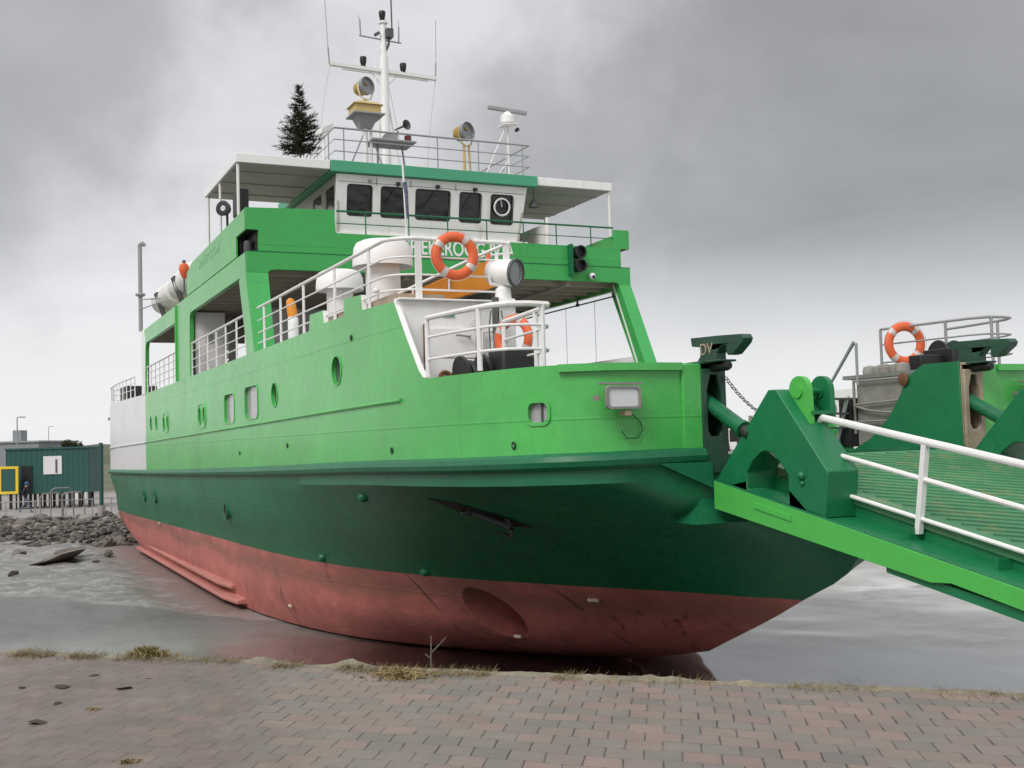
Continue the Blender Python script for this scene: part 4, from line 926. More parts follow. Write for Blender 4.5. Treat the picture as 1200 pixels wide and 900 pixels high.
mb = MB(); mb.tube((-2, -2.52, z0), (-2, -2.52, 5.95), 0.03); mb.tube((-2, -2.5, 5.95), (-2.4, -2.9, 5.3), 0.018); mb.hexa([(-2.15, -2.72, 6.0), (-1.85, -2.62, 6.0), (-1.85, -2.38, 6.08), (-2.15, -2.46, 6.08), (-2.12, -2.68, 6.12), (-1.82, -2.60, 6.15), (-1.82, -2.30, 6.28), (-2.12, -2.38, 6.25)]); mb.build('roof_floodlight', 'rail', F_, bevel=0.02)
mb = MB(); mb.lathe([(0.16, 0), (0.15, 0.04), (0.08, 0.08), (0, 0.09)], (-1.4, 0.05, z0), (0, 0, 1), 20); mb.build('roof_dome_light', 'darkgrey', F_)
mb = MB(); mb.tube((9.36, -4.56, 1.3), (9.36, -4.60, 2.42), 0.016); fp = mb.build('flag_staff', 'rail', F_)
m_ = paint('furled_flag_cloth', (0.10, 0.11, 0.2), 0.85, 0.6, 0.6, (0.5, 0.48, 0.5), 0.3, scale=8); M['flag'] = m_
mb = MB(); mb.path([(9.38, -4.585, 2.15), (9.40, -4.57, 2.0), (9.395, -4.56, 1.85), (9.40, -4.55, 1.62)], 0.035, 8, taper=0.5); mb.build('furled_flag', 'flag', fp)
# grey pole at the after end of the bridge deck
mb = MB(); mb.tube((-17.75, -4.93, 2.7), (-17.75, -4.93, 5.75), 0.075); mb.path([(-17.75, -4.93, 5.7), (-17.75, -4.93, 5.85), (-17.72, -4.85, 5.9), (-17.7, -4.75, 5.82)], 0.07, 8); mb.torus((-17.75, -4.93, 4.03), (0, 0, 1), 0.12, 0.06, 20, 8); mb.tube((-17.75, -4.93, 3.85), (-13.4, -4.85, 3.35), 0.02); mb.tube((-17.75, -4.93, 3.5), (-13.4, -4.85, 3.22), 0.02); mb.build('exhaust_pole', 'grey', F_)
# ================================================================== BOW RAMP (part of the ferry)
zd = lambda x: -1.94-0.206*(x-13.5)
zt = lambda x: -2.215-0.189*(x-13.55)
XE = 21.6
mb = MB()
mb.hexa([(13.5, -1.74, zd(13.5)-0.09), (XE, -1.74, zd(XE)-0.09), (XE, 1.74, zd(XE)-0.09), (13.5, 1.74, zd(13.5)-0.09), (13.5, -1.74, zd(13.5)), (XE, -1.74, zd(XE)), (XE, 1.74, zd(XE)), (13.5, 1.74, zd(13.5))])
x = 13.2
while x < 22.6:
    pts = []
    ya = max(-1.62, (13.6-x)/0.54); yb = min(1.62, (XE-0.05-x)/0.54)
    if yb-ya > 0.3:
        p0 = V((x+0.54*ya, ya, 0)); p1 = V((x+0.54*yb, yb, 0)); d = (p1-p0).normalized(); q = V((-d.y, d.x, 0))*0.022
        b = [p0-q, p1-q, p1+q, p0+q]
        mb.hexa([V((p.x, p.y, zd(p.x)-0.01)) for p in b]+[V((p.x, p.y, zd(p.x)+0.016)) for p in b])
    x += 0.19
ramp = mb.build('bow_ramp', 'deckgreen', F_, angle=20)
for sg in (-1, 1):
    S = lambda y0, y1: tuple(sorted((sg*y0, sg*y1)))
    mb = MB()
    y0, y1 = S(2.24, 2.27)
    bot = [(13.53, -2.54), (16.9, -3.085), (17.15, -3.07), (17.92, -3.22), (XE, -3.85)]
    mb.plate([(13.53, zt(13.53)), *bot, (XE, zt(XE))], [], 0.03, XZ(y0)); mb.build('side_girder', 'rampgreen', ramp, bevel=0.004)
    mb = MB(); y0, y1 = S(2.20, 2.285); mb.path([V((13.53, sg*2.245, zt(13.53)+0.004)), V((XE, sg*2.245, zt(XE)+0.004))], 0.016, 6); mb.build('girder_edge', 'darkgreen', ramp)
    mb = MB(); y0, y1 = S(2.238, 1.745)
    mb.hexa([(13.53, y0, zt(13.53)-0.03), (XE, y0, zt(XE)-0.03), (XE, y1, zt(XE)-0.03), (13.53, y1, zt(13.53)-0.03), (13.53, y0, zt(13.53)-0.005), (XE, y0, zt(XE)-0.005), (XE, y1, zt(XE)-0.005), (13.53, y1, zt(13.53)-0.005)])
    y0, y1 = S(1.80, 1.775)
    mb.hexa([(13.53, y0, zt(13.53)-0.03), (XE, y0, zt(XE)-0.03), (XE, y1, zt(XE)-0.03), (13.53, y1, zt(13.53)-0.03), (13.53, y0, zd(13.53)-0.10), (XE, y0, zd(XE)-0.10), (XE, y1, zd(XE)-0.10), (13.53, y1, zd(13.53)-0.10)])
    x = 16.35
    while x < XE-0.3:
        ya, yb = S(1.80, 1.98); mb.box(x-0.015, x+0.015, ya, yb, zt(x)-0.01, zd(x)-0.1); x += 1.06
    mb.build('girder_flange', 'bracketgreen', ramp)
    mb = MB(); y0, y1 = S(1.83, 1.745)
    mb.hexa([(15.2, y0, zd(15.2)-0.10), (XE, y0, zd(XE)-0.10), (XE, y1, zd(XE)-0.10), (15.2, y1, zd(15.2)-0.10), (15.2, y0, zd(15.2)+0.01), (XE, y0, zd(XE)+0.01), (XE, y1, zd(XE)+0.01), (15.2, y1, zd(15.2)+0.01)]); mb.build('deck_edge', 'deckgreen', ramp)
    mb = MB(); yq = S(2.27, 2.285); mb.hexa([(14.3, yq[0], -2.50), (14.95, yq[0], -2.62), (14.95, yq[1], -2.62), (14.3, yq[1], -2.50), (14.3, yq[0], -2.44), (14.95, yq[0], -2.56), (14.95, yq[1], -2.56), (14.3, yq[1], -2.44)]); mb.build('girder_pad', 'rampgreen', ramp)
    # dark beam under the girder
    mb = MB(); y0, y1 = S(2.23, 1.9)
    mb.hexa([(16.3, y0, -3.05), (XE, y0, -3.96), (XE, y1, -3.96), (16.3, y1, -3.05), (16.3, y0, -2.98), (XE, y0, -3.80), (XE, y1, -3.80), (16.3, y1, -2.98)]); mb.build('ramp_under_beam', 'bracketgreen', ramp)
    # triangular lifting bracket with an arched opening
    prof = [(13.48, -2.205), (14.54, -1.175), (14.68, -1.178), (15.48, -2.08), (15.42, -2.57)]
    arch = [(14.09, -2.305), (14.09, -2.10), (14.22, -1.96), (14.36, -1.875), (14.46, -1.86), (14.58, -1.89), (14.70, -1.98), (14.83, -2.13), (14.83, -2.445)]
    y0, y1 = S(2.20, 1.78)
    mb = MB(); mb.plate(prof, [arch], 0.42, XZ(y0)); br = mb.build('lifting_bracket', 'bracketgreen', ramp, bevel=0.012)
    for (ys, mat) in ((2.0, 'rampgreen'), (1.70, 'bracketgreen')):
        lug = [(14.62, -1.52), (14.70, -1.20)]+[(14.86+0.16*math.cos(a), -1.20+0.16*math.sin(a)) for a in [pi-pi*i/10 for i in range(11)]]+[(15.03, -1.58)]
        mb = MB(); yy = sg*ys; mb.plate(lug, [], 0.07, XZ(yy-0.035))
        mb.lathe([(0, -0.055), (0.075, -0.055), (0.075, 0.055), (0, 0.055)], (14.86, yy, -1.21), (0, 1, 0), 16); mb.build('lug', mat, br)
    mb = MB(); mb.box(14.9, 15.06, min(sg*1.7, sg*2.0), max(sg*1.7, sg*2.0), -1.47, -1.43); mb.tube((14.86, sg*1.66, -1.21), (14.86, sg*2.04, -1.21), 0.04); mb.build('lug_pin', 'bracketgreen', br)
    mb = MB()
    for xx, zz, r in ((15.07, -2.13, 0.05), (15.075, -2.21, 0.03)): mb.sphere((xx, sg*2.205, zz), r)
    mb.build('bracket_boss', 'bracketgreen', br)
    # guard rail
    g = lambda x, z0, k: V((x, sg*1.87, z0+k*(x-15.04)))
    mb = MB(); mb.path([V((14.93, sg*1.87, -1.62)), g(15.04, -1.51, -0.19), g(XE, -1.51, -0.19)], 0.036, 10)
    mb.path([g(15.33, -1.87, -0.2), g(XE, -1.87, -0.2)], 0.027, 8); mb.path([g(15.3, -2.275, -0.195), g(XE, -2.275, -0.195)], 0.023, 8)
    for xp in (16.38, 18.55, 20.75): mb.hexa([(xp-0.03-0.0, sg*1.87-0.03, zd(xp)-0.16), (xp+0.03, sg*1.87-0.03, zd(xp)-0.16), (xp+0.03, sg*1.87+0.03, zd(xp)-0.16), (xp-0.03, sg*1.87+0.03, zd(xp)-0.16), (xp+0.12, sg*1.87-0.03, g(xp, -1.51, -0.19).z), (xp+0.18, sg*1.87-0.03, g(xp, -1.51, -0.19).z), (xp+0.18, sg*1.87+0.03, g(xp, -1.51, -0.19).z), (xp+0.12, sg*1.87+0.03, g(xp, -1.51, -0.19).z)])
    mb.build('guard_rail', 'rail', ramp)
mb = MB(); mb.box(13.40, 13.52, -1.95, 1.95, -2.35, -1.96); mb.build('ramp_hinge_sill', 'bracketgreen', F_)
# slack chain from the pillar to the ramp
mb = MB()
n = 46
P0, P1 = V((13.47, -2.0, -0.96)), V((14.82, -1.72, -1.42))
ch = [P0.lerp(P1, i/n)-V((0, 0, 0.30*4*(i/n)*(1-i/n))) for i in range(n+1)]
for i, (a, b) in enumerate(zip(ch, ch[1:])):
    d = (b-a).normalized(); s = V((0, 1, 0)) if i % 2 else d.cross(V((0, 1, 0)))
    mb.torus((a+b)/2, s, (b-a).length*0.55, 0.006, 8, 5)
mb.build('safety_chain', 'blacksteel', F_)

# ---------------------------------------------------------------- port bow platform
mb = MB(); mb.plate([(11.15, -1.98), (11.6, -1.78), (12.0, -1.48), (12.25, -1.16), (12.4, -0.90), (12.72, -0.74), (13.38, -0.745), (13.38, -2.12), (11.15, -2.12)], [], 0.04, XZ(1.96)); mb.build('ramp_side_web', 'bracketgreen', F_, bevel=0.006)
mb = MB(); mb.plate([(8.6, -1.98), (8.6, -1.62), (9.6, -1.45), (10.7, -1.50), (11.2, -1.72), (11.2, -1.98)], [], 0.05, XZ(1.94)); mb.build('deck_coaming', 'midgreen', F_)
mb = MB(); mb.box(10.95, 13.2, 2.05, 4.2, -0.86, -0.80); mb.build('port_bow_platform', 'deckgrey', F_)
mb = MB(); mb.box(11.25, 12.5, 2.06, 2.12, -1.97, -0.86); gw = mb.build('weathered_side_plate', 'weathered', F_)
mb = MB()
for z0_, z1_ in ((-0.90, -0.90), (-1.26, -1.22), (-1.52, -1.52)): mb.path([(11.25, 2.0, z0_), (12.3, 2.0, z1_)], 0.018, 6)
mb.path([(11.25, 2.0, -1.28), (11.6, 1.99, -1.36), (12.0, 1.99, -1.40), (12.4, 2.0, -1.38)], 0.02, 6)
mb.tube((11.25, 2.0, -1.7), (11.25, 2.0, -0.88), 0.022); mb.build('plate_rail', 'weathered', gw)
mb = MB()
for i in range(5): mb.lathe([(0.0, 0), (0.10, 0.0), (0.115, 0.06), (0.10, 0.14), (0, 0.17)], (11.35+i*0.17, 2.25+0.05*(i % 2), -0.82), (0, 0, 1), 10)
mb.build('rope_pile', 'weathered', F_)
mb = MB(); mb.path([(11.0, 1.62, -1.9), (11.0, 1.62, -1.10), (11.72, 1.62, -0.33), (11.76, 1.62, -0.36), (11.76, 1.62, -0.98)], 0.020, 8); mb.build('stair_handrail', 'grey', F_)
mb = MB()
for y in (1.35, 1.85): mb.obox((11.1, y, -1.55), (0.05, 0.03, 0.95), (0, 0.38, 0))
stair = mb.build('bow_stair', 'rail', F_)
for i in range(4):
    mb = MB(); mb.box(10.9+i*0.10, 11.1+i*0.10, 1.365, 1.835, -1.84+i*0.22, -1.81+i*0.22); mb.build('tread', 'darkgrey', stair)
mb = MB(); mb.torus((11.2, 1.55, -1.32), (1, 0.1, 0), 0.13, 0.018, 24, 8); mb.build('stair_hoop', 'rail', stair)
mb = MB(); mb.box(11.0, 11.25, 1.9, 2.5, -1.9, -1.15); mb.build('hydraulic_cabinet', 'black', F_, bevel=0.015); mb = MB(); mb.box(11.9, 12.15, 2.5, 3.05, -0.8, -0.55); mb.lathe([(0.22, 0), (0.22, 0.03), (0.12, 0.05), (0.12, 0.3), (0.22, 0.32), (0.22, 0.35)], (11.9, 3.1, -0.52), (0, 1, 0), 20); mb.box(11.7, 12.3, 3.0, 3.6, -0.8, -0.45); mb.build('port_winch', 'black', F_, bevel=0.015)
mb = MB(); mb.lathe([(0.0, 0), (0.09, 0), (0.1, 0.03), (0.06, 0.05), (0, 0.05)], (12.36, 1.955, -0.93), (0, -1, 0), 16); mb.build('web_eye', 'rust', F_)
bowp = [V((p.x, -p.y, p.z)) for p in bow]
rail_run('port_bow_railing', bowp, [0.80, 0.54, 0.24], [0.0, 0.30, 0.52, 0.70, 1.0], mat='grey', r_top=0.022, r_mid=0.014, post=0.024)
# gear on the port side of the car deck
mb = MB()
mb.box(5.7, 8.3, 3.4, 3.5, -1.52, -1.46); mb.box(6.2, 7.9, 3.3, 3.9, -1.8, -1.56); mb.box(6.5, 7.0, 3.25, 3.4, -1.98, -1.7); mb.tube((5.95, 3.4, -1.98), (5.95, 3.4, -1.5), 0.05); mb.tube((6.25, 3.2, -1.98), (6.15, 3.2, -1.55), 0.06)
mb.build('deck_gear', 'blacksteel', F_)
mb = MB(); mb.box(5.6, 8.4, 3.36, 3.52, -1.455, -1.42); mb.tube((6.9, 3.3, -1.42), (6.9, 3.3, -1.3), 0.04); mb.build('gear_beam', 'weathered', F_)

# ================================================================== LOOSE THINGS ON THE FERRY
def life_ring(label, c, axis, rot=0.0):
    t = thing('life_ring', label, 'life ring', c, 'orange life rings hung on the ferry railings')
    ax = V(axis).normalized(); c = V(c); a, b = MB().frame(ax)
    mb = MB(); mb.torus(c, ax, 0.285, 0.075, 44, 16, sy=0.72); mb.build('ring', 'lifeorange', t)
    for i in range(4):
        mb = MB(); th = rot+pi/2*i
        mb.torus(c, ax, 0.285, 0.0775, 6, 16, sy=0.735, a0=th-0.14, a1=th+0.14); mb.build('reflective_band', 'reflect', t)
    mb = MB(); pts = []
    for i in range(48):
        th = 2*pi*i/48+rot; e = a*math.cos(th)+b*math.sin(th); sag = abs(math.sin(2*(th-rot)))
        pts.append(c+e*(0.364+0.012*sag)+ax*0.02)
    mb.path(pts, 0.0045, 5, closed=True); mb.build('grab_line', 'ropewhite', t)
    return t
life_ring('orange life ring on the white rail in front of the ship name', (9.50, -3.87, 1.085), (1, -0.10, 0), 0.6)
life_ring('orange life ring seen half edge on behind the bow railing by the black winch', (10.15, -3.26, -0.20), (0.42, -1, 0.05), 0.5)
life_ring('orange life ring on the far bow railing beyond the ramp', (10.85, 3.47, -0.26), (1, -0.25, 0), 0.7)

# spruce tied up on the canopy roof
def spruce(loc, H):
    t = thing('spruce_tree', 'small dark spruce tied upright on the white wing canopy beside the mast', 'tree', loc)
    x0, y0, zz = loc
    mb = MB(); mb.tube(loc, (x0+0.02, y0, zz+H), 0.03, 0.006, 8); mb.build('trunk', 'trunk', t)
    rnd = random.Random(3); mb = MB()
    z = 0.42
    z = 0.55
    while z < H-0.05:
        f = 1-(z-0.42)/(H-0.42)
        h = z/H
        prof = (0.42+1.2*(h-0.2) if h < 0.32 else (0.58-0.55*(h-0.32) if h < 0.64 else (0.13 if h < 0.70 else (0.27 if h < 0.77 else (0.07 if h < 0.82 else 0.17*(1-h)/0.18+0.02)))))
        nb = 4+int(13*f)
        for i in range(nb):
            a = rnd.uniform(0, 2*pi); L = prof*rnd.uniform(0.55, 1.14); up = rnd.uniform(0.05, 0.55)*(1 if f < 0.8 else 0.6)-0.12*f
            d = V((math.cos(a), math.sin(a), up)).normalized(); p0 = V((x0, y0, zz+z+rnd.uniform(-0.03, 0.03)))
            mb.tube(p0, p0+d*L, 0.008, 0.003, 4, cap=False)
            m = int(14+44*L)
            for k in range(m):
                s = rnd.uniform(0.12, 1.0)*L; p = p0+d*s; 
                o = V((rnd.uniform(-1, 1), rnd.uniform(-1, 1), rnd.uniform(-0.5, 0.9))).normalized()
                q = (d*0.8+o).normalized(); ln = rnd.uniform(0.06, 0.13); w = q.cross(V((rnd.random(), rnd.random(), rnd.random()+0.2))).normalized()*rnd.uniform(0.006, 0.013)
                k0 = mb.addv([p-w, p+w, p+q*ln+w*0.3, p+q*ln-w*0.3]); mb.face((k0, k0+1, k0+2, k0+3))
        z += 0.052+0.03*(1-f)
    for k in range(10):
        a = rnd.uniform(0, 2*pi); p0 = V((x0+0.02, y0, zz+H-0.42+0.04*k)); mb.tube(p0, p0+V((math.cos(a)*0.12, math.sin(a)*0.12, 0.1)), 0.007, 0.003, 4)
    mb.build('crown', 'needles', t, smooth=False)
    return t
spruce((-2.5, -2.98, 5.08), 2.28)

# life raft canisters in their cradles
for i, (x0, lab) in enumerate(((-15.7, 'white life raft canister in the after dark cradle, next to the grey pole'), (-12.0, 'white life raft canister in the forward dark cradle, next to the green wing bulwark'))):
    L = 3.3
    t = thing('life_raft', lab, 'life raft', (x0, -4.45, 2.70), 'life raft canisters on the bridge deck edge')
    mb = MB(); mb.lathe([(0, 0), (0.2, 0.01), (0.36, 0.1), (0.42, 0.28), (0.42, 0.9), (0.435, 0.92), (0.435, 1.0), (0.42, 1.02), (0.42, 1.62), (0.435, 1.64), (0.435, 1.72), (0.42, 1.74), (0.42, L-0.28), (0.36, L-0.1), (0.2, L-0.01), (0, L)], (x0, -4.45, 3.48), (1, 0, 0), 32, capends=False)
    mb.build('canister', 'raft', t)
    for s in (1.45,):
        mb = MB()
        mb.obox((x0+s, -4.72, 3.12), (0.12, 0.10, 1.05), (0.32, 0, 0)); mb.obox((x0+s+0.32, -4.72, 3.12), (0.10, 0.10, 1.05), (0.32, 0, 0)); mb.box(x0+s-0.06, x0+s+0.4, -4.75, -4.1, 2.64, 2.76)
        mb.obox((x0+s+0.16, -4.87, 3.56), (0.46, 0.06, 0.08), (0.32, 0, 0)); mb.obox((x0+s+0.16, -4.62, 2.84), (0.46, 0.06, 0.08), (0.32, 0, 0)); mb.obox((x0+s, -4.15, 3.0), (0.1, 0.08, 0.6), (-0.4, 0, 0))
        mb.build('cradle_frame', 'darkgrey', t)
t = thing('buoy_light', 'small orange buoy light hung at the after end of the green wing bulwark', 'buoy light', (-8.6, -4.85, 3.3))
mb = MB(); mb.lathe([(0, -0.26), (0.06, -0.25), (0.12, -0.12), (0.15, 0.0), (0.12, 0.13), (0.06, 0.17)], (-8.6, -4.85, 3.58), (0, 0, 1), 18, capends=False); mb.build('float', 'lifeorange', t)
mb = MB(); mb.tube((-8.6, -4.85, 3.72), (-8.6, -4.85, 3.84), 0.05); mb.build('lamp_stem', 'darkgrey', t); mb = MB(); mb.tube((-8.6, -4.85, 2.9), (-8.6, -4.85, 3.35), 0.025); mb.build('hanger', 'darkgrey', t)
# white canister with orange top by the rail
t = thing('smoke_float', 'white canister with a slanted orange top standing behind the side railing', 'canister', (1.65, -4.3, 0.05))
mb = MB(); mb.lathe([(0.11, 0), (0.11, 0.98), (0.10, 1.0)], (1.65, -4.3, 0.05), (0, 0, 1), 20); mb.build('body', 'white', t)
mb = MB(); mb.lathe([(0.105, 0), (0.105, 0.25), (0.085, 0.36), (0.04, 0.40), (0, 0.40)], (1.65, -4.3, 1.05), (-0.12, -0.12, 1), 18); mb.build('orange_top', 'orange', t)
# orange boarding stair with white hand rails leaning on the casing deck
gx = 8.55
t = thing('boarding_stair', 'orange boarding stair with white handrails leaning behind the rail with the life ring', 'boarding stair', (gx, -3.6, 0.16))
mb = MB()
pl_ = [(-4.35, 0.42), (-4.35, 0.60), (-3.85, 0.80), (-3.05, 1.17), (-2.55, 1.20), (-2.55, 0.86), (-3.4, 0.62)]
mb.plate(pl_, [], 0.05, YZ(gx)); mb.build('stringer', 'orange', t)
mb = MB(); mb.plate(pl_, [], 0.05, YZ(gx-0.75)); mb.build('stringer', 'orange', t)
mb = MB()
for i in range(6): mb.box(gx-0.70, gx-0.05, -4.25+i*0.28, -4.02+i*0.28, 0.46+i*0.1, 0.49+i*0.1)
mb.build('treads', 'orange', t)
mb = MB(); mb.path([(gx+0.03, -4.45, 0.62), (gx+0.03, -3.2, 1.22), (gx+0.03, -2.55, 1.50), (gx+0.03, -2.50, 1.33), (gx+0.03, -2.9, 1.28)], 0.022, 8)
for y, z in ((-4.2, 0.72), (-3.6, 1.02), (-2.95, 1.32)): mb.tube((gx+0.03, y, z-0.3), (gx+0.03, y, z+0.02), 0.016)
mb.build('handrail', 'rail', t)
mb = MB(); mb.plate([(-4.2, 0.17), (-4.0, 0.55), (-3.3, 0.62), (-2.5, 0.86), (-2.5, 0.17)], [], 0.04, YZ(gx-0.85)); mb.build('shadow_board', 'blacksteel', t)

# ================================================================== GROUND
EDGE0 = V((16.9, -7.27, 0)); EV = V((0.700, 0.714, 0)).normalized(); NV = V((EV.y, -EV.x, 0))     # NV points inland
# mud
def mud_height(x, y):
    p = V((x, y, 0))
    z = 0.05*mnoise.fractal(p*0.28, 1.0, 2.0, 4)+0.02*mnoise.fractal(p*1.3, 1.0, 2.0, 3)
    d = (x+10.0)*0.522+(y+9.72)*-0.853                        # >0 on the near, smooth side of the ledge
    far = 1/(1+math.exp(d*6))
    if x < 3: z += far*(0.02+0.20*abs(mnoise.fractal(p*0.85+V((5, 1, 0)), 1.0, 2.2, 5)))/(1+math.exp((y+6.0)*3))-0.05*(1 if y > -6 else 0)
    de = (x-16.9)*-0.714+(y+7.27)*0.70
    k = 1/(1+math.exp((de-14.5)*0.8))*(1/(1+math.exp(-(x-0)*0.8)))
    return z*(1-0.85*k)-0.03*k
mb = MB()
X0, X1, Y0, Y1, st = -46, 30, -30, 46, 0.34
nx = int((X1-X0)/st); ny = int((Y1-Y0)/st)
for i in range(nx+1):
    for j in range(ny+1):
        x = X0+i*st; y = Y0+j*st
        e = min(i, nx-i, j, ny-j)
        mb.v.append(V((x, y, MUD+(mud_height(x, y) if e > 0 else -0.25))))
for i in range(nx):
    for j in range(ny):
        a = i*(ny+1)+j; mb.face((a, a+ny+1, a+ny+2, a+1))
m, t, b = new_mat('wet_mud'); p = t.pos()
mp = t.mapping(p, rot=(0, 0, -0.8), scale=(0.55, 0.16, 1))
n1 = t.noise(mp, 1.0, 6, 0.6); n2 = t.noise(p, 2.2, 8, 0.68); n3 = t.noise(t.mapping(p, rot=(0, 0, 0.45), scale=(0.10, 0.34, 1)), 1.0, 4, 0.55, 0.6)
colr = t.ramp(n2, [(0.3, (0.21, 0.20, 0.185)), (0.55, (0.34, 0.328, 0.31)), (0.75, (0.46, 0.447, 0.425))])
colr = t.mix(t.ramp(n1, [(0.38, (0, 0, 0)), (0.62, (0.75, 0.75, 0.75))]), colr, (0.50, 0.488, 0.468, 1))
sep = t.add('ShaderNodeSeparateXYZ', {0: p})
# rough pale crust on the far left, dark smooth mud nearer the wall
dd = t.math('ADD', t.math('MULTIPLY', t.math('ADD', sep.outputs[0], 10.0), 0.522), t.math('MULTIPLY', t.math('ADD', sep.outputs[1], 9.72), -0.853))
ddn = t.math('ADD', dd, t.math('MULTIPLY', t.math('SUBTRACT', t.noise(p, 1.1, 5), 0.5), 0.9))
near = t.math('MULTIPLY', t.ramp(t.math('MULTIPLY_ADD', ddn, 2.5, 0.5), [(0, (0, 0, 0)), (1, (1, 1, 1))]), t.ramp(t.math('MULTIPLY_ADD', sep.outputs[0], -0.12, 0.75), [(0, (0, 0, 0)), (1, (1, 1, 1))]))
far = t.math('MULTIPLY', t.math('SUBTRACT', 1.0, t.ramp(t.math('MULTIPLY_ADD', ddn, 2.5, 0.5), [(0, (0, 0, 0)), (1, (1, 1, 1))])), t.ramp(t.math('MULTIPLY_ADD', sep.outputs[0], -0.3, 0.0), [(0, (0, 0, 0)), (1, (1, 1, 1))]))
n4 = t.noise(t.mapping(p, scale=(1, 1, 1)), 1.7, 10, 0.75, 0.4)
crust = t.math('MULTIPLY', far, t.ramp(n4, [(0.52, (0, 0, 0)), (0.60, (1, 1, 1))]))
nearc = t.ramp(t.noise(t.mapping(p, rot=(0, 0, -0.5), scale=(0.7, 1.6, 1)), 1.0, 8, 0.7), [(0.3, (0.095, 0.093, 0.09)), (0.7, (0.165, 0.162, 0.158))])
colr = t.mix(near, colr, nearc)
colr = t.mix(t.math('MULTIPLY', far, 0.7), colr, t.ramp(n4, [(0.35, (0.035, 0.031, 0.027)), (0.6, (0.16, 0.15, 0.14))]))
colr = t.mix(crust, colr, (0.31, 0.305, 0.30, 1))
# rust-red wash next to the hull
rwy = t.add('ShaderNodeMapRange', {'Value': sep.outputs[1], 'From Min': -3.9, 'From Max': -4.6}).outputs[0]
rw = t.math('MULTIPLY', t.math('MULTIPLY', far, rwy), t.ramp(t.math('ADD', t.math('MULTIPLY', sep.outputs[1], 0.5), t.math('MULTIPLY_ADD', t.noise(p, 0.7, 5), 1.2, 2.9)), [(0.3, (0, 0, 0)), (1, (0.75, 0.75, 0.75))]))
colr = t.mix(rw, colr, (0.20, 0.125, 0.11, 1))
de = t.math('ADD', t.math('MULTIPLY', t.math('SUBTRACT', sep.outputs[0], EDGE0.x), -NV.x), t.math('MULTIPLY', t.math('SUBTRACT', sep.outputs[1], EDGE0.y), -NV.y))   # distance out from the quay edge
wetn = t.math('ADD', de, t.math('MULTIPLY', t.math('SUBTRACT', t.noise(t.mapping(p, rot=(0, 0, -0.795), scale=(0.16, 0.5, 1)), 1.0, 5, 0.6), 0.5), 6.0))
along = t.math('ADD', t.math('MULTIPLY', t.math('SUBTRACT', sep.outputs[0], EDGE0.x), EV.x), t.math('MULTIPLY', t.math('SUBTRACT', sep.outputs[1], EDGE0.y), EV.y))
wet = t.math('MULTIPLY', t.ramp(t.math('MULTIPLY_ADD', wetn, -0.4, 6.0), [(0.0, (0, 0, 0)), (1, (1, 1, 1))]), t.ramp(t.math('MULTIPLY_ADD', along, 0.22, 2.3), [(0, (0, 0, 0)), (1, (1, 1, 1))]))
sky_refl = t.math('MULTIPLY', t.ramp(t.math('MULTIPLY_ADD', along, 0.6, -0.1), [(0, (0, 0, 0)), (1, (1, 1, 1))]), t.ramp(n3, [(0.40, (1, 1, 1)), (0.62, (0.62, 0.62, 0.62))]))
refl_col = t.mix(sky_refl, (0.012, 0.0115, 0.011, 1), (0.62, 0.62, 0.625, 1))  # dark hull reflection and pale sky reflection put into the mud's base colour
colr = t.mix(wet, colr, refl_col)
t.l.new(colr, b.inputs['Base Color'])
rg = t.ramp(n3, [(0.40, (0.10, 0.10, 0.10)), (0.52, (0.26, 0.26, 0.26)), (0.72, (0.46, 0.46, 0.46))])
rg = t.mix(near, rg, (0.48, 0.48, 0.48, 1)); rg = t.mix(far, rg, (0.55, 0.55, 0.55, 1))
rg = t.mix(wet, rg, (0.05, 0.05, 0.05, 1)); t.l.new(rg, b.inputs['Roughness'])
h = t.math('ADD', t.math('MULTIPLY', n2, 0.05), t.math('MULTIPLY', t.noise(p, 11, 6, 0.7), 0.02))
hs = t.math('MULTIPLY', h, t.ramp(n3, [(0.42, (0.12, 0.12, 0.12)), (0.6, (1, 1, 1))]))
hs = t.math('MULTIPLY', hs, t.math('SUBTRACT', 1.0, t.math('MULTIPLY', wet, 0.93)))
bp = t.add('ShaderNodeBump', {'Height': hs, 'Strength': 0.5}); t.l.new(bp.outputs[0], b.inputs['Normal'])
t.l.new(t.math('MULTIPLY', wet, 0.8), b.inputs['Coat Weight']); b.inputs['Coat Roughness'].default_value = 0.07
M['mud'] = m
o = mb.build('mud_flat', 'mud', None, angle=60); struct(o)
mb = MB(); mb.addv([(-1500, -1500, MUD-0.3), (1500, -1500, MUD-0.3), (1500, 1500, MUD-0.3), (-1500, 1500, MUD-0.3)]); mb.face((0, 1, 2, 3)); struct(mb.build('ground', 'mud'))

# road and quay on the far side
m, t, b = new_mat('pale_road'); p = t.pos(); n = t.noise(p, 0.6, 6, 0.6); t.l.new(t.ramp(n, [(0.3, (0.20, 0.185, 0.175)), (0.7, (0.31, 0.29, 0.275))]), b.inputs['Base Color']); b.inputs['Roughness'].default_value = 0.85; M['road'] = m
m, t, b = new_mat('far_grass_land'); p = t.pos(); n = t.noise(p, 0.05, 6, 0.6); t.l.new(t.ramp(n, [(0.3, (0.07, 0.085, 0.04)), (0.7, (0.14, 0.135, 0.08))]), b.inputs['Base Color']); b.inputs['Roughness'].default_value = 0.95; M['farland'] = m
mb = MB(); mb.addv([(-37.5, 300, ROAD), (-37.6, -3, ROAD), (-38.2, -8, ROAD), (-43.5, -14, ROAD), (-70, -40, ROAD), (-200, -160, ROAD), (-200, 300, ROAD)]); mb.face(range(7)); struct(mb.build('road', 'road'))
mb = MB(); mb.addv([(-78, -300, ROAD+0.01), (-78, 400, ROAD+0.01), (-1400, 400, ROAD+0.01), (-1400, -600, ROAD+0.01)]); mb.face(range(4)); struct(mb.build('far_meadow', 'farland'))
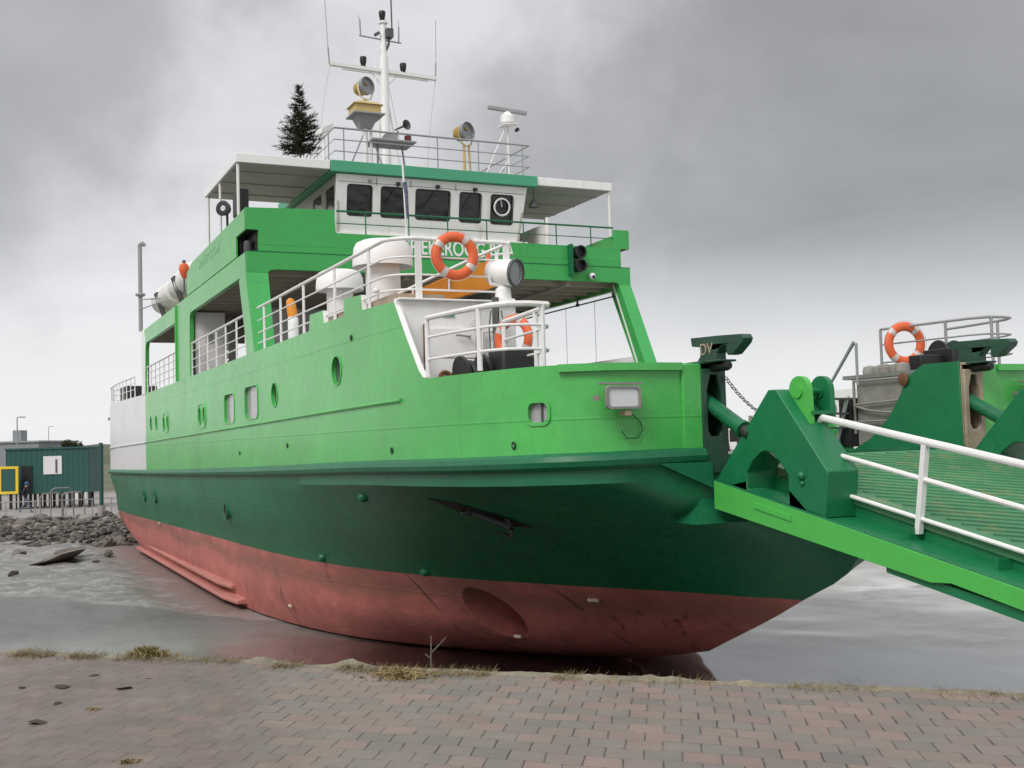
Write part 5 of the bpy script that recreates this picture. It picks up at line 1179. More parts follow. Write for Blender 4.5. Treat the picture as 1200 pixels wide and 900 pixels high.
# bank slope below the road
mb = MB(); top = [(-37.5, 300), (-37.6, -3), (-38.2, -8), (-43.5, -14), (-70, -40)]; bot = [(-24, 300), (-24.3, -3), (-27, -8), (-33, -14), (-60, -42)]
for (a, b_), (c, d) in zip(zip(top, bot), zip(top[1:], bot[1:])):
    k = mb.addv([(a[0], a[1], ROAD-0.005), (c[0], c[1], ROAD-0.005), (d[0], d[1], MUD-0.05), (b_[0], b_[1], MUD-0.05)]); mb.face((k, k+1, k+2, k+3))
struct(mb.build('bank_slope', 'stone', smooth=False))
rnd = random.Random(11)
def rock(mb, c, s, rnd, flat=0.55):
    bm = bmesh.new(); bmesh.ops.create_icosphere(bm, subdivisions=1 if s < 0.3 else 2, radius=1)
    off = V((rnd.uniform(0, 99), rnd.uniform(0, 99), 0)); rz = Matrix.Rotation(rnd.uniform(0, 6.3), 3, 'Z')@Matrix.Rotation(rnd.uniform(-0.4, 0.4), 3, 'X')
    sc = V((rnd.uniform(0.75, 1.3), rnd.uniform(0.6, 1.0), flat*rnd.uniform(0.7, 1.2)))*s
    k = len(mb.v)
    for v in bm.verts:
        q = v.co*(1+0.6*mnoise.noise(v.co*1.1+off)+0.15*mnoise.noise(v.co*3.1+off))
        mb.v.append(V(c)+rz@V((q.x*sc.x, q.y*sc.y, q.z*sc.z)))
    for f in bm.faces: mb.face([k+v.index for v in f.verts])
    bm.free()
mb = MB()
for i in range(1500):
    y = rnd.uniform(-17, 1.5); f = rnd.random()
    xt = -37.6 if y > -3 else (-37.6-(-3-y)*0.12 if y > -8 else -38.2-(-8-y)*0.9); xb = -24.3 if y > -3 else (-24.3-(-3-y)*0.54 if y > -8 else -27-(-8-y)*1.0)
    x = xb+(xt-xb)*f
    rock(mb, (x, y, MUD+(ROAD-MUD)*f+0.02), rnd.uniform(0.08, 0.24)*(2.0 if rnd.random() < 0.12 else 1), rnd, 0.6)
o = mb.build('rubble', 'stone', smooth=False); o['kind'] = 'stuff'; o['label'] = 'grey rubble stones covering the bank below the road'
# stones and a slab lying on the mud
def rock_thing(name, label, c, s, flat, seed, cat='stone', mat='stone', group=None):
    mb = MB(); rock(mb, (0, 0, 0), s, random.Random(seed), flat); o = mb.build(name, mat, None, smooth=False); o.location = c; tag(o, label, cat, group); return o
o = rock_thing('rock_slab', 'dark flat broken slab lying on the pale mud', (-18.4, -7.75, MUD+0.22), 0.9, 0.16, 5); o.rotation_euler = (0.03, 0.05, 0.5)
mb = MB(); rock(mb, (0, 0, 0), 0.7, random.Random(8), 0.12); o = mb.build('rock_slab', 'wood', None, smooth=False); o.location = (-20.3, -7.3, MUD+0.28); o.rotation_euler = (0.03, -0.06, 0.2); tag(o, 'brownish plank-like slab lying behind the dark slab on the mud', 'stone')
for i, (x, y, s, lab) in enumerate(((-14.5, -9.3, 0.22, 'small dark stone on the mud, leftmost near the picture edge'), (-22.5, -8.9, 0.3, 'rounded stone at the foot of the rubble bank, on the left'), (-20.2, -5.9, 0.28, 'stone on the mud nearest the ferry stern'), (-17.0, -6.6, 0.16, 'small stone on the mud between the slab and the ferry'))):
    rock_thing('mud_stone', lab, (x, y, MUD+0.12), s, 0.5, 20+i)

# paved quay in front
m, t, b = new_mat('block_paving'); p = t.pos()
pr_ = t.mapping(p, rot=(0, 0, -math.atan2(EV.y, EV.x)))
sp = t.add('ShaderNodeSeparateXYZ', {0: pr_})
wob = t.math('MULTIPLY', t.math('SUBTRACT', t.noise(p, 3.5, 2), 0.5), 0.018)
v_ = t.math('DIVIDE', t.math('ADD', sp.outputs[1], wob), 0.172)
rowi = t.math('FLOOR', v_); fv = t.math('FRACT', v_)
u_ = t.math('ADD', t.math('DIVIDE', t.math('ADD', sp.outputs[0], wob), 0.206), t.math('ADD', t.math('MULTIPLY', rowi, 0.5+0.17), t.math('MULTIPLY', fv, 0.17)))
ui = t.math('FLOOR', u_); fu = t.math('FRACT', u_)
cell = t.add('ShaderNodeCombineXYZ', {0: ui, 1: rowi})
wn = t.add('ShaderNodeTexWhiteNoise', {'Vector': cell.outputs[0]}, noise_dimensions='2D').outputs[0]
col = t.ramp(wn, [(0.0, (0.205, 0.148, 0.127)), (0.3, (0.255, 0.175, 0.148)), (0.5, (0.195, 0.164, 0.145)), (0.75, (0.165, 0.148, 0.134)), (1.0, (0.23, 0.165, 0.138))])
col.node.color_ramp.interpolation = 'LINEAR'
fine = t.noise(p, 60, 4, 0.7); blot = t.noise(p, 1.3, 6, 0.65)
col = t.mix(t.ramp(fine, [(0.3, (0.35,)*3), (0.7, (0,)*3)]), col, (0.11, 0.10, 0.095, 1))
col = t.mix(t.ramp(blot, [(0.5, (0,)*3), (0.75, (0.5,)*3)]), col, (0.22, 0.20, 0.175, 1))
ju = t.math('MINIMUM', fu, t.math('SUBTRACT', 1.0, fu)); jv = t.math('MINIMUM', fv, t.math('SUBTRACT', 1.0, fv))
jn = t.math('ADD', 0.85, t.math('MULTIPLY', t.math('SUBTRACT', t.noise(p, 9, 3), 0.5), 1.2))
sm = t.add('ShaderNodeMapRange', {'Value': t.math('DIVIDE', ju, t.math('MAXIMUM', t.math('MULTIPLY', 0.032, jn), 0.004)), 'From Min': 1.2, 'From Max': 0.6}).outputs[0]
sand = t.ramp(t.noise(p, 2.1, 5, 0.7), [(0.45, (0, 0, 0)), (0.62, (1, 1, 1))])
mu = t.math('MULTIPLY', sm, t.math('SUBTRACT', 1.0, t.math('MULTIPLY', sand, 0.65)))
mv = t.math('MULTIPLY', t.add('ShaderNodeMapRange', {'Value': t.math('DIVIDE', jv, t.math('MAXIMUM', t.math('MULTIPLY', 0.030, jn), 0.004)), 'From Min': 1.3, 'From Max': 0.6}).outputs[0], t.math('SUBTRACT', 1.0, t.math('MULTIPLY', sand, 0.5)))
wn2 = t.add('ShaderNodeTexWhiteNoise', {'Vector': t.add('ShaderNodeVectorMath', {0: cell.outputs[0], 1: (17.3, 5.1, 0)}, operation='ADD').outputs[0]}, noise_dimensions='2D').outputs[0]
col = t.mix(t.math('MULTIPLY', t.math('SUBTRACT', wn2, 0.35), 0.42, clamp=True), col, (0.10, 0.088, 0.08, 1))
col = t.mix(t.math('MULTIPLY', sand, 0.22), col, (0.26, 0.225, 0.18, 1))
chp = t.noise(p, 24, 5, 0.7)
edge = t.math('LESS_THAN', t.math('MINIMUM', t.math('MULTIPLY', ju, 1.2), jv), t.math('MULTIPLY', t.math('SUBTRACT', chp, 0.52), 0.9))
col = t.mix(t.math('MULTIPLY', edge, 0.5), col, (0.10, 0.085, 0.072, 1))
col = t.mix(t.math('MULTIPLY', mv, 0.45), col, (0.10, 0.085, 0.07, 1))
col = t.mix(t.math('MULTIPLY', mu, 0.9), col, (0.03, 0.026, 0.022, 1))
# soil smeared over the left part of the paving
al = t.math('ADD', t.math('MULTIPLY_ADD', sp.outputs[1], -0.6, -10.3), t.math('MULTIPLY', sp.outputs[0], -1.0))
al = t.math('ADD', al, t.math('MULTIPLY', t.math('SUBTRACT', t.noise(p, 1.6, 6, 0.7), 0.5), 2.2))
E0 = EDGE0.x*EV.x+EDGE0.y*EV.y
soilm = t.ramp(t.math('ADD', al, E0-1.35+0.5), [(0.25, (0, 0, 0)), (0.8, (0.9, 0.9, 0.9))])
sv = t.noise(p, 2.6, 8, 0.72)
soilm2 = t.math('MULTIPLY', t.math('MULTIPLY', soilm, 0.72), t.ramp(sv, [(0.3, (0.35,)*3), (0.6, (1,)*3)]))
col = t.mix(soilm2, col, t.ramp(t.math('ADD', t.math('MULTIPLY', t.noise(p, 5, 6, 0.7), 0.45), t.math('MULTIPLY', t.noise(p, 70, 5, 0.8), 0.55)), [(0.36, (0.050, 0.037, 0.030)), (0.62, (0.15, 0.115, 0.096))]))
t.l.new(col, b.inputs['Base Color']); 
t.l.new(t.ramp(blot, [(0.3, (0.42,)*3), (0.7, (0.72,)*3)]), b.inputs['Roughness'])
hj = t.math('SUBTRACT', t.math('MULTIPLY', fine, 0.004), t.math('MULTIPLY', t.math('MAXIMUM', mu, t.math('MULTIPLY', mv, 0.5)), 0.012))
hj = t.math('ADD', hj, t.math('MULTIPLY', wn, 0.003))
hj = t.math('ADD', hj, t.math('MULTIPLY', t.math('MULTIPLY', soilm2, t.noise(p, 28, 6, 0.75)), 0.02))
bp = t.add('ShaderNodeBump', {'Height': hj, 'Strength': 0.8}); t.l.new(bp.outputs[0], b.inputs['Normal'])
M['paving'] = m
mb = MB()
st = 0.25; A0, A1, D1 = -16, 14, 9.5
na = int((A1-A0)/st); nd = int(D1/st)
for i in range(na+1):
    for j in range(nd+1):
        q = EDGE0+EV*(A0+i*st)+NV*(j*st)
        dip = -0.012*math.exp(-(j*st)/0.35)
        mb.v.append(V((q.x, q.y, PAVE+0.018*mnoise.fractal(V((q.x, q.y, 0))*0.5, 1, 2, 3)+dip if 0 < i < na and j < nd else PAVE-0.02)))
for i in range(na):
    for j in range(nd):
        a = i*(nd+1)+j; mb.face((a, a+1, a+nd+2, a+nd+1))
o = mb.build('pavement', 'paving', None, angle=60); struct(o)
def P(a, d, z): q = EDGE0+EV*a+NV*d; return (q.x, q.y, z)
mb = MB()
for a0, a1, d0, d1 in ((-90, -15.9, 0, 60), (13.9, 60, 0, 60), (-15.9, 13.9, 9.4, 60)):
    k = mb.addv([P(a0, d0, PAVE-0.022), P(a1, d0, PAVE-0.022), P(a1, d1, PAVE-0.022), P(a0, d1, PAVE-0.022)]); mb.face((k, k+1, k+2, k+3))
struct(mb.build('pavement_apron', 'paving', None, smooth=False))
mb = MB(); k = mb.addv([P(-90, 0.02, PAVE-0.03), P(60, 0.02, PAVE-0.03), P(60, -1.3, MUD-0.1), P(-90, -1.3, MUD-0.1)]); mb.face((k, k+1, k+2, k+3)); struct(mb.build('quay_slope', 'stone', None, smooth=False))
# crumbled mortar along the edge
mb = MB(); rnd = random.Random(5); n = 620; k = []
for i in range(n+1):
    a = -14+27.5*i/n; w = V((a*1.0, 0, 0))
    h_ = 0.004+0.050*mnoise.fractal(V((a*2.6, 3, 0)), 1, 2.1, 5)+0.014*mnoise.noise(V((a*11, 1, 0))); wd = 0.055+0.06*mnoise.fractal(V((a*1.7, 9, 0)), 1, 2, 5)
    c = -0.02+0.06*mnoise.fractal(V((a*1.1, 20, 0)), 1, 2, 4)
    k.append(mb.addv([P(a, c-wd-0.06, PAVE-0.25), P(a, c-wd*0.9, PAVE+h_*0.3), P(a, c-wd*0.3, PAVE+h_), P(a, c+wd*0.5, PAVE+h_*0.7), P(a, c+wd*1.1, PAVE-0.035)]))
for A, B_ in zip(k, k[1:]):
    for i in range(4): mb.face((A+i, A+i+1, B_+i+1, B_+i))
struct(mb.build('kerb', 'mortar', None, angle=50))

# grass, weeds, soil on the paving
def tuft(name, label, a, d, n, H, spread, mat, cat='grass tuft', lean=0.6, w=0.006, group=None, seed=1):
    rnd = random.Random(seed); mb = MB(); c = V(P(a, d, PAVE-0.01))
    for i in range(n):
        r = spread*abs(rnd.gauss(0, 0.5)); an = rnd.uniform(0, 2*pi); p = V((math.cos(an)*r, math.sin(an)*r*0.6, 0)); p = EV*p.x+NV*p.y
        l = H*rnd.uniform(0.4, 1.0)*max(0.35, 1-r/(spread*1.6)); dr = V((rnd.uniform(-1, 1)*lean, rnd.uniform(-1, 1)*lean, 1)).normalized(); s = dr.cross(V((rnd.uniform(-1, 1), rnd.uniform(-1, 1), 0.1))).normalized()*w*rnd.uniform(0.6, 1.2)
        bend = V((dr.x, dr.y, -0.35))*l*0.35
        pts = [p, p+dr*l*0.55, p+dr*l*0.85+bend]
        k = mb.addv([pts[0]-s, pts[0]+s, pts[1]+s*0.8, pts[1]-s*0.8, pts[2]]); mb.face((k, k+1, k+2, k+3)); mb.face((k+3, k+2, k+4))
    o = mb.build(name, mat, None, smooth=False); o.location = c; return tag(o, label, cat, group)
def ad(x, y): d = V((x, y, 0))-EDGE0; return d.dot(EV), d.dot(NV)
a, d = ad(15.08, -8.97); tuft('grass_tuft', 'tallest yellow green grass tuft on the edge of the paving, towards the left', a, d+0.02, 520, 0.17, 0.26, 'drygrass', seed=2)
tuft('grass_tuft', 'short green grass growing inside the tall yellow tuft at the paving edge', a+0.02, d+0.05, 260, 0.12, 0.16, 'greengrass', seed=3)
a2, d2 = ad(16.96, -7.46); tuft('dry_weed_heap', 'flattened brown heap of dead weeds on the middle of the paving edge', a2, d2+0.02, 520, 0.13, 0.34, 'drygrass', 'weeds', lean=2.2, seed=4)
a3, d3 = ad(18.35, -9.5); tuft('grass_tuft', 'small flat dry grass tuft at the bottom of the photo', a3, d3, 130, 0.05, 0.14, 'drygrass', lean=1.6, seed=5)
a4, d4 = ad(16.9, -9.55); tuft('grass_tuft', 'small flat dry grass tuft amid the soil left on the paving', a4, d4, 120, 0.045, 0.12, 'drygrass', lean=1.6, seed=6)
mb = MB(); rnd = random.Random(9)
for i in range(9000):
    aa = rnd.uniform(-6, 7) if rnd.random() < 0.3 else rnd.uniform(-6, 1.2); dd_ = rnd.gauss(0.03, 0.08)
    if mnoise.noise(V((aa*1.9, 4, 0))) < -0.05: continue
    p = V(P(aa, dd_, PAVE-0.01)); l = rnd.uniform(0.02, 0.085); dr = V((rnd.uniform(-1, 1), rnd.uniform(-1, 1), 0.9)).normalized(); s = dr.cross(V((0.3, 1, 0.2))).normalized()*0.004
    k = mb.addv([p-s, p+s, p+dr*l]); mb.face((k, k+1, k+2))
o = mb.build('edge_grass', 'drygrass', None, smooth=False); o['kind'] = 'stuff'; o['label'] = 'thin dry grass along the paving edge'
# forked twig
c = V(P(*ad(16.72, -7.14), PAVE)); mb = MB(); mb.path([(0, 0, -0.02), (0.01, 0.0, 0.10), (-0.01, 0.01, 0.21)], 0.008, 6, taper=0.5); mb.path([(0.008, 0, 0.08), (0.05, 0.07, 0.16), (0.075, 0.10, 0.20)], 0.007, 6, taper=0.5); mb.path([(0.0, 0, 0.04), (-0.04, -0.03, 0.07)], 0.004, 5)
o = mb.build('twig', 'wood', None); o.location = c; tag(o, 'bare forked twig sticking up beside the dead weeds at the paving edge', 'twig')
for i, (x, y, s) in enumerate(((16.04, -9.68, 0.055), (15.75, -9.45, 0.035), (16.35, -9.30, 0.04), (16.1, -9.1, 0.025), (16.6, -9.75, 0.03), (15.9, -9.95, 0.03), (17.1, -9.9, 0.05))):
    o = rock_thing('soil_clump', ['largest dark soil clump on the left paving', 'small soil clump nearest the paving edge on the left', 'dark soil clump right of the largest one', 'tiny soil crumb below the yellow grass tuft', 'soil clump in front of the largest one', 'soil crumb at the left picture edge', 'flat soil clump beside the small dry grass tuft'][i], (x, y, PAVE+0.004), s*1.3, 0.2, 40+i, 'soil clump', 'soil', 'soil clumps on the paving')

# ================================================================== FAR SIDE
CF, CR = V((-0.9035, 0.4255, 0.0)), V((0.4255, 0.905, 0))
# site cabin
ol = V((-50.95, -8.78, -3.97)); av = V((0.425, 0.905, 0)); dv = V((-0.905, 0.425, 0)); Wc, Hc, Dc = 5.08, 2.68, 2.4
t = thing('site_cabin', 'dark green cabin with a pale window raised on short posts beside the road', 'cabin', (ol.x, ol.y, ROAD))
L3 = lambda u, d, z: ol+av*u+dv*d+V((0, 0, z))
mb = MB(); n = 64; k = []
for i in range(n+1):
    u = Wc*i/n; d = 0.03*(1 if (i//1) % 4 < 2 else 0); k.append(mb.addv([L3(u, d, 0), L3(u, d, Hc)]))
for A, B_ in zip(k, k[1:]): mb.face((A, B_, B_+1, A+1))
k0 = mb.addv([L3(0, 0.0, 0), L3(0, Dc, 0), L3(0, Dc, Hc), L3(0, 0.0, Hc), L3(Wc, 0.0, 0), L3(Wc, Dc, 0), L3(Wc, Dc, Hc), L3(Wc, 0.0, Hc)])
for f in ((0, 1, 2, 3), (4, 7, 6, 5), (1, 5, 6, 2), (3, 2, 6, 7), (0, 4, 5, 1)): mb.face([k0+i for i in f])
mb.build('wall', 'cabin', t, smooth=False)
mb = MB(); mb.hexa([L3(-0.05, -0.06, Hc), L3(Wc+0.05, -0.06, Hc), L3(Wc+0.05, Dc, Hc), L3(-0.05, Dc, Hc), L3(-0.05, -0.06, Hc+0.1), L3(Wc+0.05, -0.06, Hc+0.1), L3(Wc+0.05, Dc, Hc+0.1), L3(-0.05, Dc, Hc+0.1)]); mb.build('roof', 'cabin', t)
mb = MB(); mb.hexa([L3(2.3, -0.05, 1.15), L3(3.42, -0.05, 1.15), L3(3.42, 0.02, 1.15), L3(2.3, 0.02, 1.15), L3(2.3, -0.05, 2.25), L3(3.42, -0.05, 2.25), L3(3.42, 0.02, 2.25), L3(2.3, 0.02, 2.25)]); w = mb.build('window', 'sternwhite', t)
mb = MB(); mb.hexa([L3(3.04, -0.07, 1.22), L3(3.16, -0.07, 1.22), L3(3.16, -0.04, 1.22), L3(3.04, -0.04, 1.22), L3(3.04, -0.07, 2.05), L3(3.16, -0.07, 2.05), L3(3.16, -0.04, 2.05), L3(3.04, -0.04, 2.05)]); mb.build('window_gap', 'darkgrey', w)
mb = MB(); mb.hexa([L3(0.95, -0.03, 0.02), L3(1.6, -0.03, 0.02), L3(1.6, 0.02, 0.02), L3(0.95, 0.02, 0.02), L3(0.95, -0.03, 1.7), L3(1.6, -0.03, 1.7), L3(1.6, 0.02, 1.7), L3(0.95, 0.02, 1.7)]); mb.build('door', 'black', t)
for i in range(9):
    u = 0.15+i*0.6
    for d in (0.1, 2.2):
        mb = MB(); mb.hexa([L3(u, d, ROAD-ol.z), L3(u+0.14, d, ROAD-ol.z), L3(u+0.14, d+0.14, ROAD-ol.z), L3(u, d+0.14, ROAD-ol.z), L3(u, d, 0), L3(u+0.14, d, 0), L3(u+0.14, d+0.14, 0), L3(u, d+0.14, 0)]); mb.build('leg', 'black', t)
# yellow framed board
t = thing('yellow_board', 'dark board in a thick yellow frame standing left of the person', 'sign board', tuple(L3(0.2, -0.9, ROAD-ol.z)))
mb = MB(); mb.plate([(-0.55, 0.1), (0.62, 0.1), (0.62, 1.75), (-0.55, 1.75)], [[(-0.40, 0.25), (0.47, 0.25), (0.47, 1.60), (-0.40, 1.60)]], 0.08, lambda u, v, w: tuple(L3(u+0.5, -0.8-w, v-0.05))); mb.build('frame', 'yellow', t)
mb = MB(); mb.plate([(-0.40, 0.25), (0.47, 0.25), (0.47, 1.60), (-0.40, 1.60)], [], 0.02, lambda u, v, w: tuple(L3(u+0.5, -0.83-w, v-0.05))); mb.build('panel', 'cabin', t)
for u in (-0.45, 0.5):
    mb = MB(); mb.tube(L3(u+0.5, -0.84, 0.05), L3(u+0.5, -0.84, ROAD-ol.z), 0.05); mb.build('leg', 'black', t)
# person walking
def person():
    loc = V((-45.3, -7.88, ROAD)); t = thing('person', 'person in dark jacket, grey jeans and blue hat walking past the green cabin', 'person', loc)
    f = V((0.30, 0.95, 0)).normalized(); s = V((f.y, -f.x, 0))
    def q(a, b_, z): return f*a+s*b_+V((0, 0, z))
    pts = [q(0, 0, .93), q(0, 0, 1.12), q(0.03, 0, 1.36), q(0.05, 0, 1.47), q(0.07, 0, 1.60), q(0.02, .17, 1.38), q(-.10, .23, 1.10), q(0.05, .22, .88), q(0.02, -.17, 1.38), q(.12, -.23, 1.12), q(.30, -.2, .95), q(0.02, .09, .88), q(.20, .10, .50), q(.33, .10, .07), q(.45, .10, .04), q(-0.02, -.09, .88), q(-.05, -.10, .48), q(-.36, -.10, .14), q(-.28, -.10, .03)]
    ed = [(0, 1), (1, 2), (2, 3), (3, 4), (2, 5), (5, 6), (6, 7), (2, 8), (8, 9), (9, 10), (0, 11), (11, 12), (12, 13), (13, 14), (0, 15), (15, 16), (16, 17), (17, 18)]
    rad = [.15, .15, .17, .065, .10, .085, .06, .05, .085, .06, .05, .10, .075, .055, .045, .10, .075, .055, .045]
    me = bpy.data.meshes.new('body'); me.from_pydata(pts, ed, []); o = bpy.data.objects.new('body', me); COL.objects.link(o); o.parent = t
    md = o.modifiers.new('skin', 'SKIN'); 
    for i, r in enumerate(rad): me.skin_vertices[0].data[i].radius = (r, r)
    me.skin_vertices[0].data[0].use_root = True
    o.modifiers.new('sub', 'SUBSURF').levels = 2; o.modifiers['sub'].render_levels = 2
    for n_ in ('jacket', 'jeans', 'skin'): me.materials.append(M[n_])
    bpy.context.view_layer.update(); dg = bpy.context.evaluated_depsgraph_get(); m2 = bpy.data.meshes.new_from_object(o.evaluated_get(dg)); o.modifiers.clear(); o.data = m2
    m2.materials.clear()
    for n_ in ('jacket', 'jeans', 'skin'): m2.materials.append(M[n_])
    for p in m2.polygons: z = p.center.z; p.material_index = 1 if z < 0.86 and abs(p.center.dot(s)) < 0.2 else (2 if z > 1.48 else 0)
    mb = MB(); mb.sphere(loc+q(0.07, 0, 1.64), 0.125, sc=(1, 1, 1.0)); mb.build('hat', 'hat', t)
    mb = MB(); mb.sphere(loc+q(0.165, 0, 1.57), 0.03); mb.build('face', 'skin', t)
person()
# pile and hoops, low fence
t = thing('mooring_pile', 'tall dark pile with a white foot standing right behind the ferry stern', 'mooring pile', (-37.3, -4.55, ROAD))
mb = MB(); mb.tube((-37.3, -4.55, ROAD+0.55), (-37.3, -4.55, -1.1), 0.10, seg=12); mb.build('shaft', 'cabin', t)
mb = MB(); mb.tube((-37.3, -4.55, ROAD), (-37.3, -4.55, ROAD+0.56), 0.19, seg=14); mb.build('foot', 'concrete', t)
hoop_lab = ['tall grey pipe hoop left of the others at the top of the rubble bank', 'grey pipe hoop in the middle of the three by the bank', 'grey pipe hoop right of the others by the bank']
for i, (y, H) in enumerate(((-7.4, 1.25), (-6.9, 1.5), (-6.35, 1.25))):
    mb = MB(); x = -38.9
    pts = [(x, y, ROAD)]+[(x, y, ROAD+H-0.3)]+[(x, y+0.3-0.3*math.cos(a), ROAD+H-0.3+0.3*math.sin(a)) for a in [pi*j/10 for j in range(1, 5)]]+[(x-0.3, y+0.9, ROAD+H-0.02), (x-0.4, y+1.1, ROAD+H-0.2), (x-0.4, y+1.15, ROAD)]
    mb.path(pts, 0.035, 10); o = mb.build('pipe_hoop', 'weathered', None); tag(o, hoop_lab[i], 'pipe hoop', 'pipe hoops by the bank')
t = thing('low_fence', 'low thin grey fence along the far road edge in front of the cabin', 'fence', (-38.7, -9, ROAD))
mb = MB(); fpts = [V((-41.5, -11.5, ROAD)), V((-39.3, -8.6, ROAD)), V((-38.7, -5.2, ROAD)), V((-38.4, -3, ROAD))]
mb.path([p+V((0, 0, 0.85)) for p in fpts], 0.022, 6); mb.path([p+V((0, 0, 0.42)) for p in fpts], 0.016, 6); mb.build('rails', 'grey', t)
for i in range(8):
    f = i/7*3; a_ = int(min(2, f)); p = fpts[a_].lerp(fpts[a_+1], f-a_); mb = MB(); mb.tube(p, p+V((0, 0, 0.9)), 0.028); mb.build('post', 'grey', t)
# white shed and shrub behind the cabin, lamps, warehouse, dunes
sp_ = V((-62.3, -3.8, ROAD)); t = thing('white_shed', 'small white shed seen between the green cabin and the ferry stern', 'shed', sp_)
mb = MB(); mb.obox(sp_+V((0, 0.3, 0.75)), (1.6, 1.0, 1.5), (0, 0, -0.44)); mb.build('wall', 'sternwhite', t)
mb = MB(); mb.obox(sp_+V((0, 0.3, 1.56)), (1.8, 1.2, 0.1), (0.08, 0, -0.44)); mb.build('roof', 'grey', t)
def lamp(label, x, y, H, arm):
    t = thing('street_lamp', label, 'street lamp', (x, y, ROAD), 'street lamps by the far road')
    mb = MB(); mb.tube((x, y, ROAD), (x, y, ROAD+H), 0.09, 0.05, 8); mb.build('pole', 'grey', t)
    mb = MB(); mb.path([(x, y, ROAD+H), (x+0.1, y+arm*0.5, ROAD+H+0.08), (x+0.2, y+arm, ROAD+H+0.05)], 0.05, 6); mb.obox((x+0.2, y+arm*1.1, ROAD+H+0.03), (0.3, 0.5, 0.1)); mb.build('lamp_head', 'grey', t)
lamp('tall street lamp above the grey warehouse, leftmost of the lamps', -95.1, -6.92, 6.95, 0.45)
lamp('faint distant street lamp above the middle of the cabin roof', -205, 1.5, 8.6, 0.5)
lamp('faint distant street lamp close to the ferry stern', -205, 14.8, 8.8, 0.5)
wp = V((-150, -8, ROAD)); t = thing('warehouse', 'long low grey warehouse with a square tower far behind the green cabin', 'warehouse', wp)
f2 = lambda u, d, z: wp+V((0.4255, 0.905, 0))*u+V((-0.905, 0.4255, 0))*d+V((0, 0, z))
def gbox(u0, u1, d0, d1, z0, z1): return [f2(u0, d0, z0), f2(u1, d0, z0), f2(u1, d1, z0), f2(u0, d1, z0), f2(u0, d0, z1), f2(u1, d0, z1), f2(u1, d1, z1), f2(u0, d1, z1)]
mb = MB(); mb.hexa(gbox(-30, 5.8, 0, 14, 0, 5.1)); mb.build('wall', 'distgrey', t)
mb = MB(); mb.hexa(gbox(-30.2, 6.0, -0.2, 14.2, 5.1, 5.35)); mb.build('roof', 'grey', t)
mb = MB(); mb.hexa(gbox(1.3, 2.5, 2, 4, 5.3, 6.9)); mb.build('tower', 'distgrey', t)
mb = MB(); 
for i in range(7): mb.hexa(gbox(-20+i*3.6, -18+i*3.6, -0.06, 0.0, 2.2, 3.4)); 
mb.build('window_band', 'darkgrey', t)
mb = MB(); k = []; n = 220
for i in range(n+1):
    yy = -260+720*i/n; hh = 5.6+1.6*mnoise.fractal(V((yy*0.02, 1, 0)), 1, 2, 4)+0.6*mnoise.noise(V((yy*0.4, 0, 0))); xx = -400-30*math.sin(yy*0.004)
    k.append(mb.addv([(xx+60, yy, ROAD-0.1), (xx+25, yy, ROAD+hh*0.75), (xx, yy, ROAD+hh), (xx-80, yy, ROAD-0.1)]))
for A, B_ in zip(k, k[1:]):
    for i in range(3): mb.face((A+i, A+i+1, B_+i+1, B_+i))
struct(mb.build('dune_hills', 'distland', None, angle=80))
# leafy bushes on the skyline and by the shed
def bush(name, label, c, r, h, n, mat='shrub', seed=1):
    rnd = random.Random(seed); t = thing(name, label, 'bush', c, None); c = V(c); mb = MB()
    for i in range(4): mb.tube(c, c+V((rnd.uniform(-.4, .4)*r, rnd.uniform(-.4, .4)*r, h*0.7)), 0.05, 0.02, 5)
    mb.build('stem', 'trunk', t); mb = MB()
    lobes = [(V((rnd.uniform(-.6, .6)*r, rnd.uniform(-.6, .6)*r, h*rnd.uniform(.35, .75))), rnd.uniform(.3, .55)*r) for _ in range(9)]
    for i in range(n):
        lc, lr = rnd.choice(lobes); d = V((rnd.gauss(0, 1), rnd.gauss(0, 1), rnd.gauss(0, 1))).normalized()*lr*rnd.uniform(.5, 1.05); p = c+lc+V((d.x, d.y, d.z*0.7)); 
        a = V((rnd.gauss(0, 1), rnd.gauss(0, 1), rnd.gauss(0, 1))).normalized()*0.09*r; b_ = a.cross(V((rnd.random(), rnd.random(), 1))).normalized()*0.05*r
        k = mb.addv([p-a, p+b_, p+a, p-b_]); mb.face((k, k+1, k+2, k+3))
    mb.build('foliage', mat, t, smooth=False)
bush('shrub', 'dark round bush on the skyline above the cabin', (-150.0, 1.8, ROAD+2.6), 1.6, 3.2, 1400, seed=3)
bush('shrub', 'green bushes beyond the white shed beside the ferry stern', (-75, -2.4, ROAD), 1.5, 3.0, 1800, seed=4)

# ================================================================== SKY, SUN, CAMERA
CAMF = {'f': 1330.017399, 'F': [-0.903832, 0.424835, 0.051018], 'R': [0.42387, 0.905259, -0.02899], 'U': [0.0585, 0.004577, 0.998277], 'C': [24.848634, -10.216609, -1.675937]}
Fv, Rv, Uv, Cv = [V(CAMF[k]) for k in 'FRUC']
foc = CAMF['f']
def raydir(u, v): return (Fv+Rv*((u-600)/foc)-Uv*((v-450)/foc)).normalized()
SUN_EL, SUN_AZ = R(45), math.atan2(-0.85, 0.52)         # behind the overcast, to the left of the camera
sdir = V((math.cos(SUN_EL)*math.cos(SUN_AZ), math.cos(SUN_EL)*math.sin(SUN_AZ), math.sin(SUN_EL)))
w = bpy.data.worlds.new('World'); scene.world = w; w.use_nodes = True
t = NT(w.node_tree); t.n.clear()
sky = t.add('ShaderNodeTexSky'); sky.sky_type = 'NISHITA'; sky.sun_disc = False; sky.sun_elevation = SUN_EL; sky.sun_rotation = pi/2-SUN_AZ
b1 = t.add('ShaderNodeBackground', {'Color': sky.outputs[0], 'Strength': 0.05*0.12})
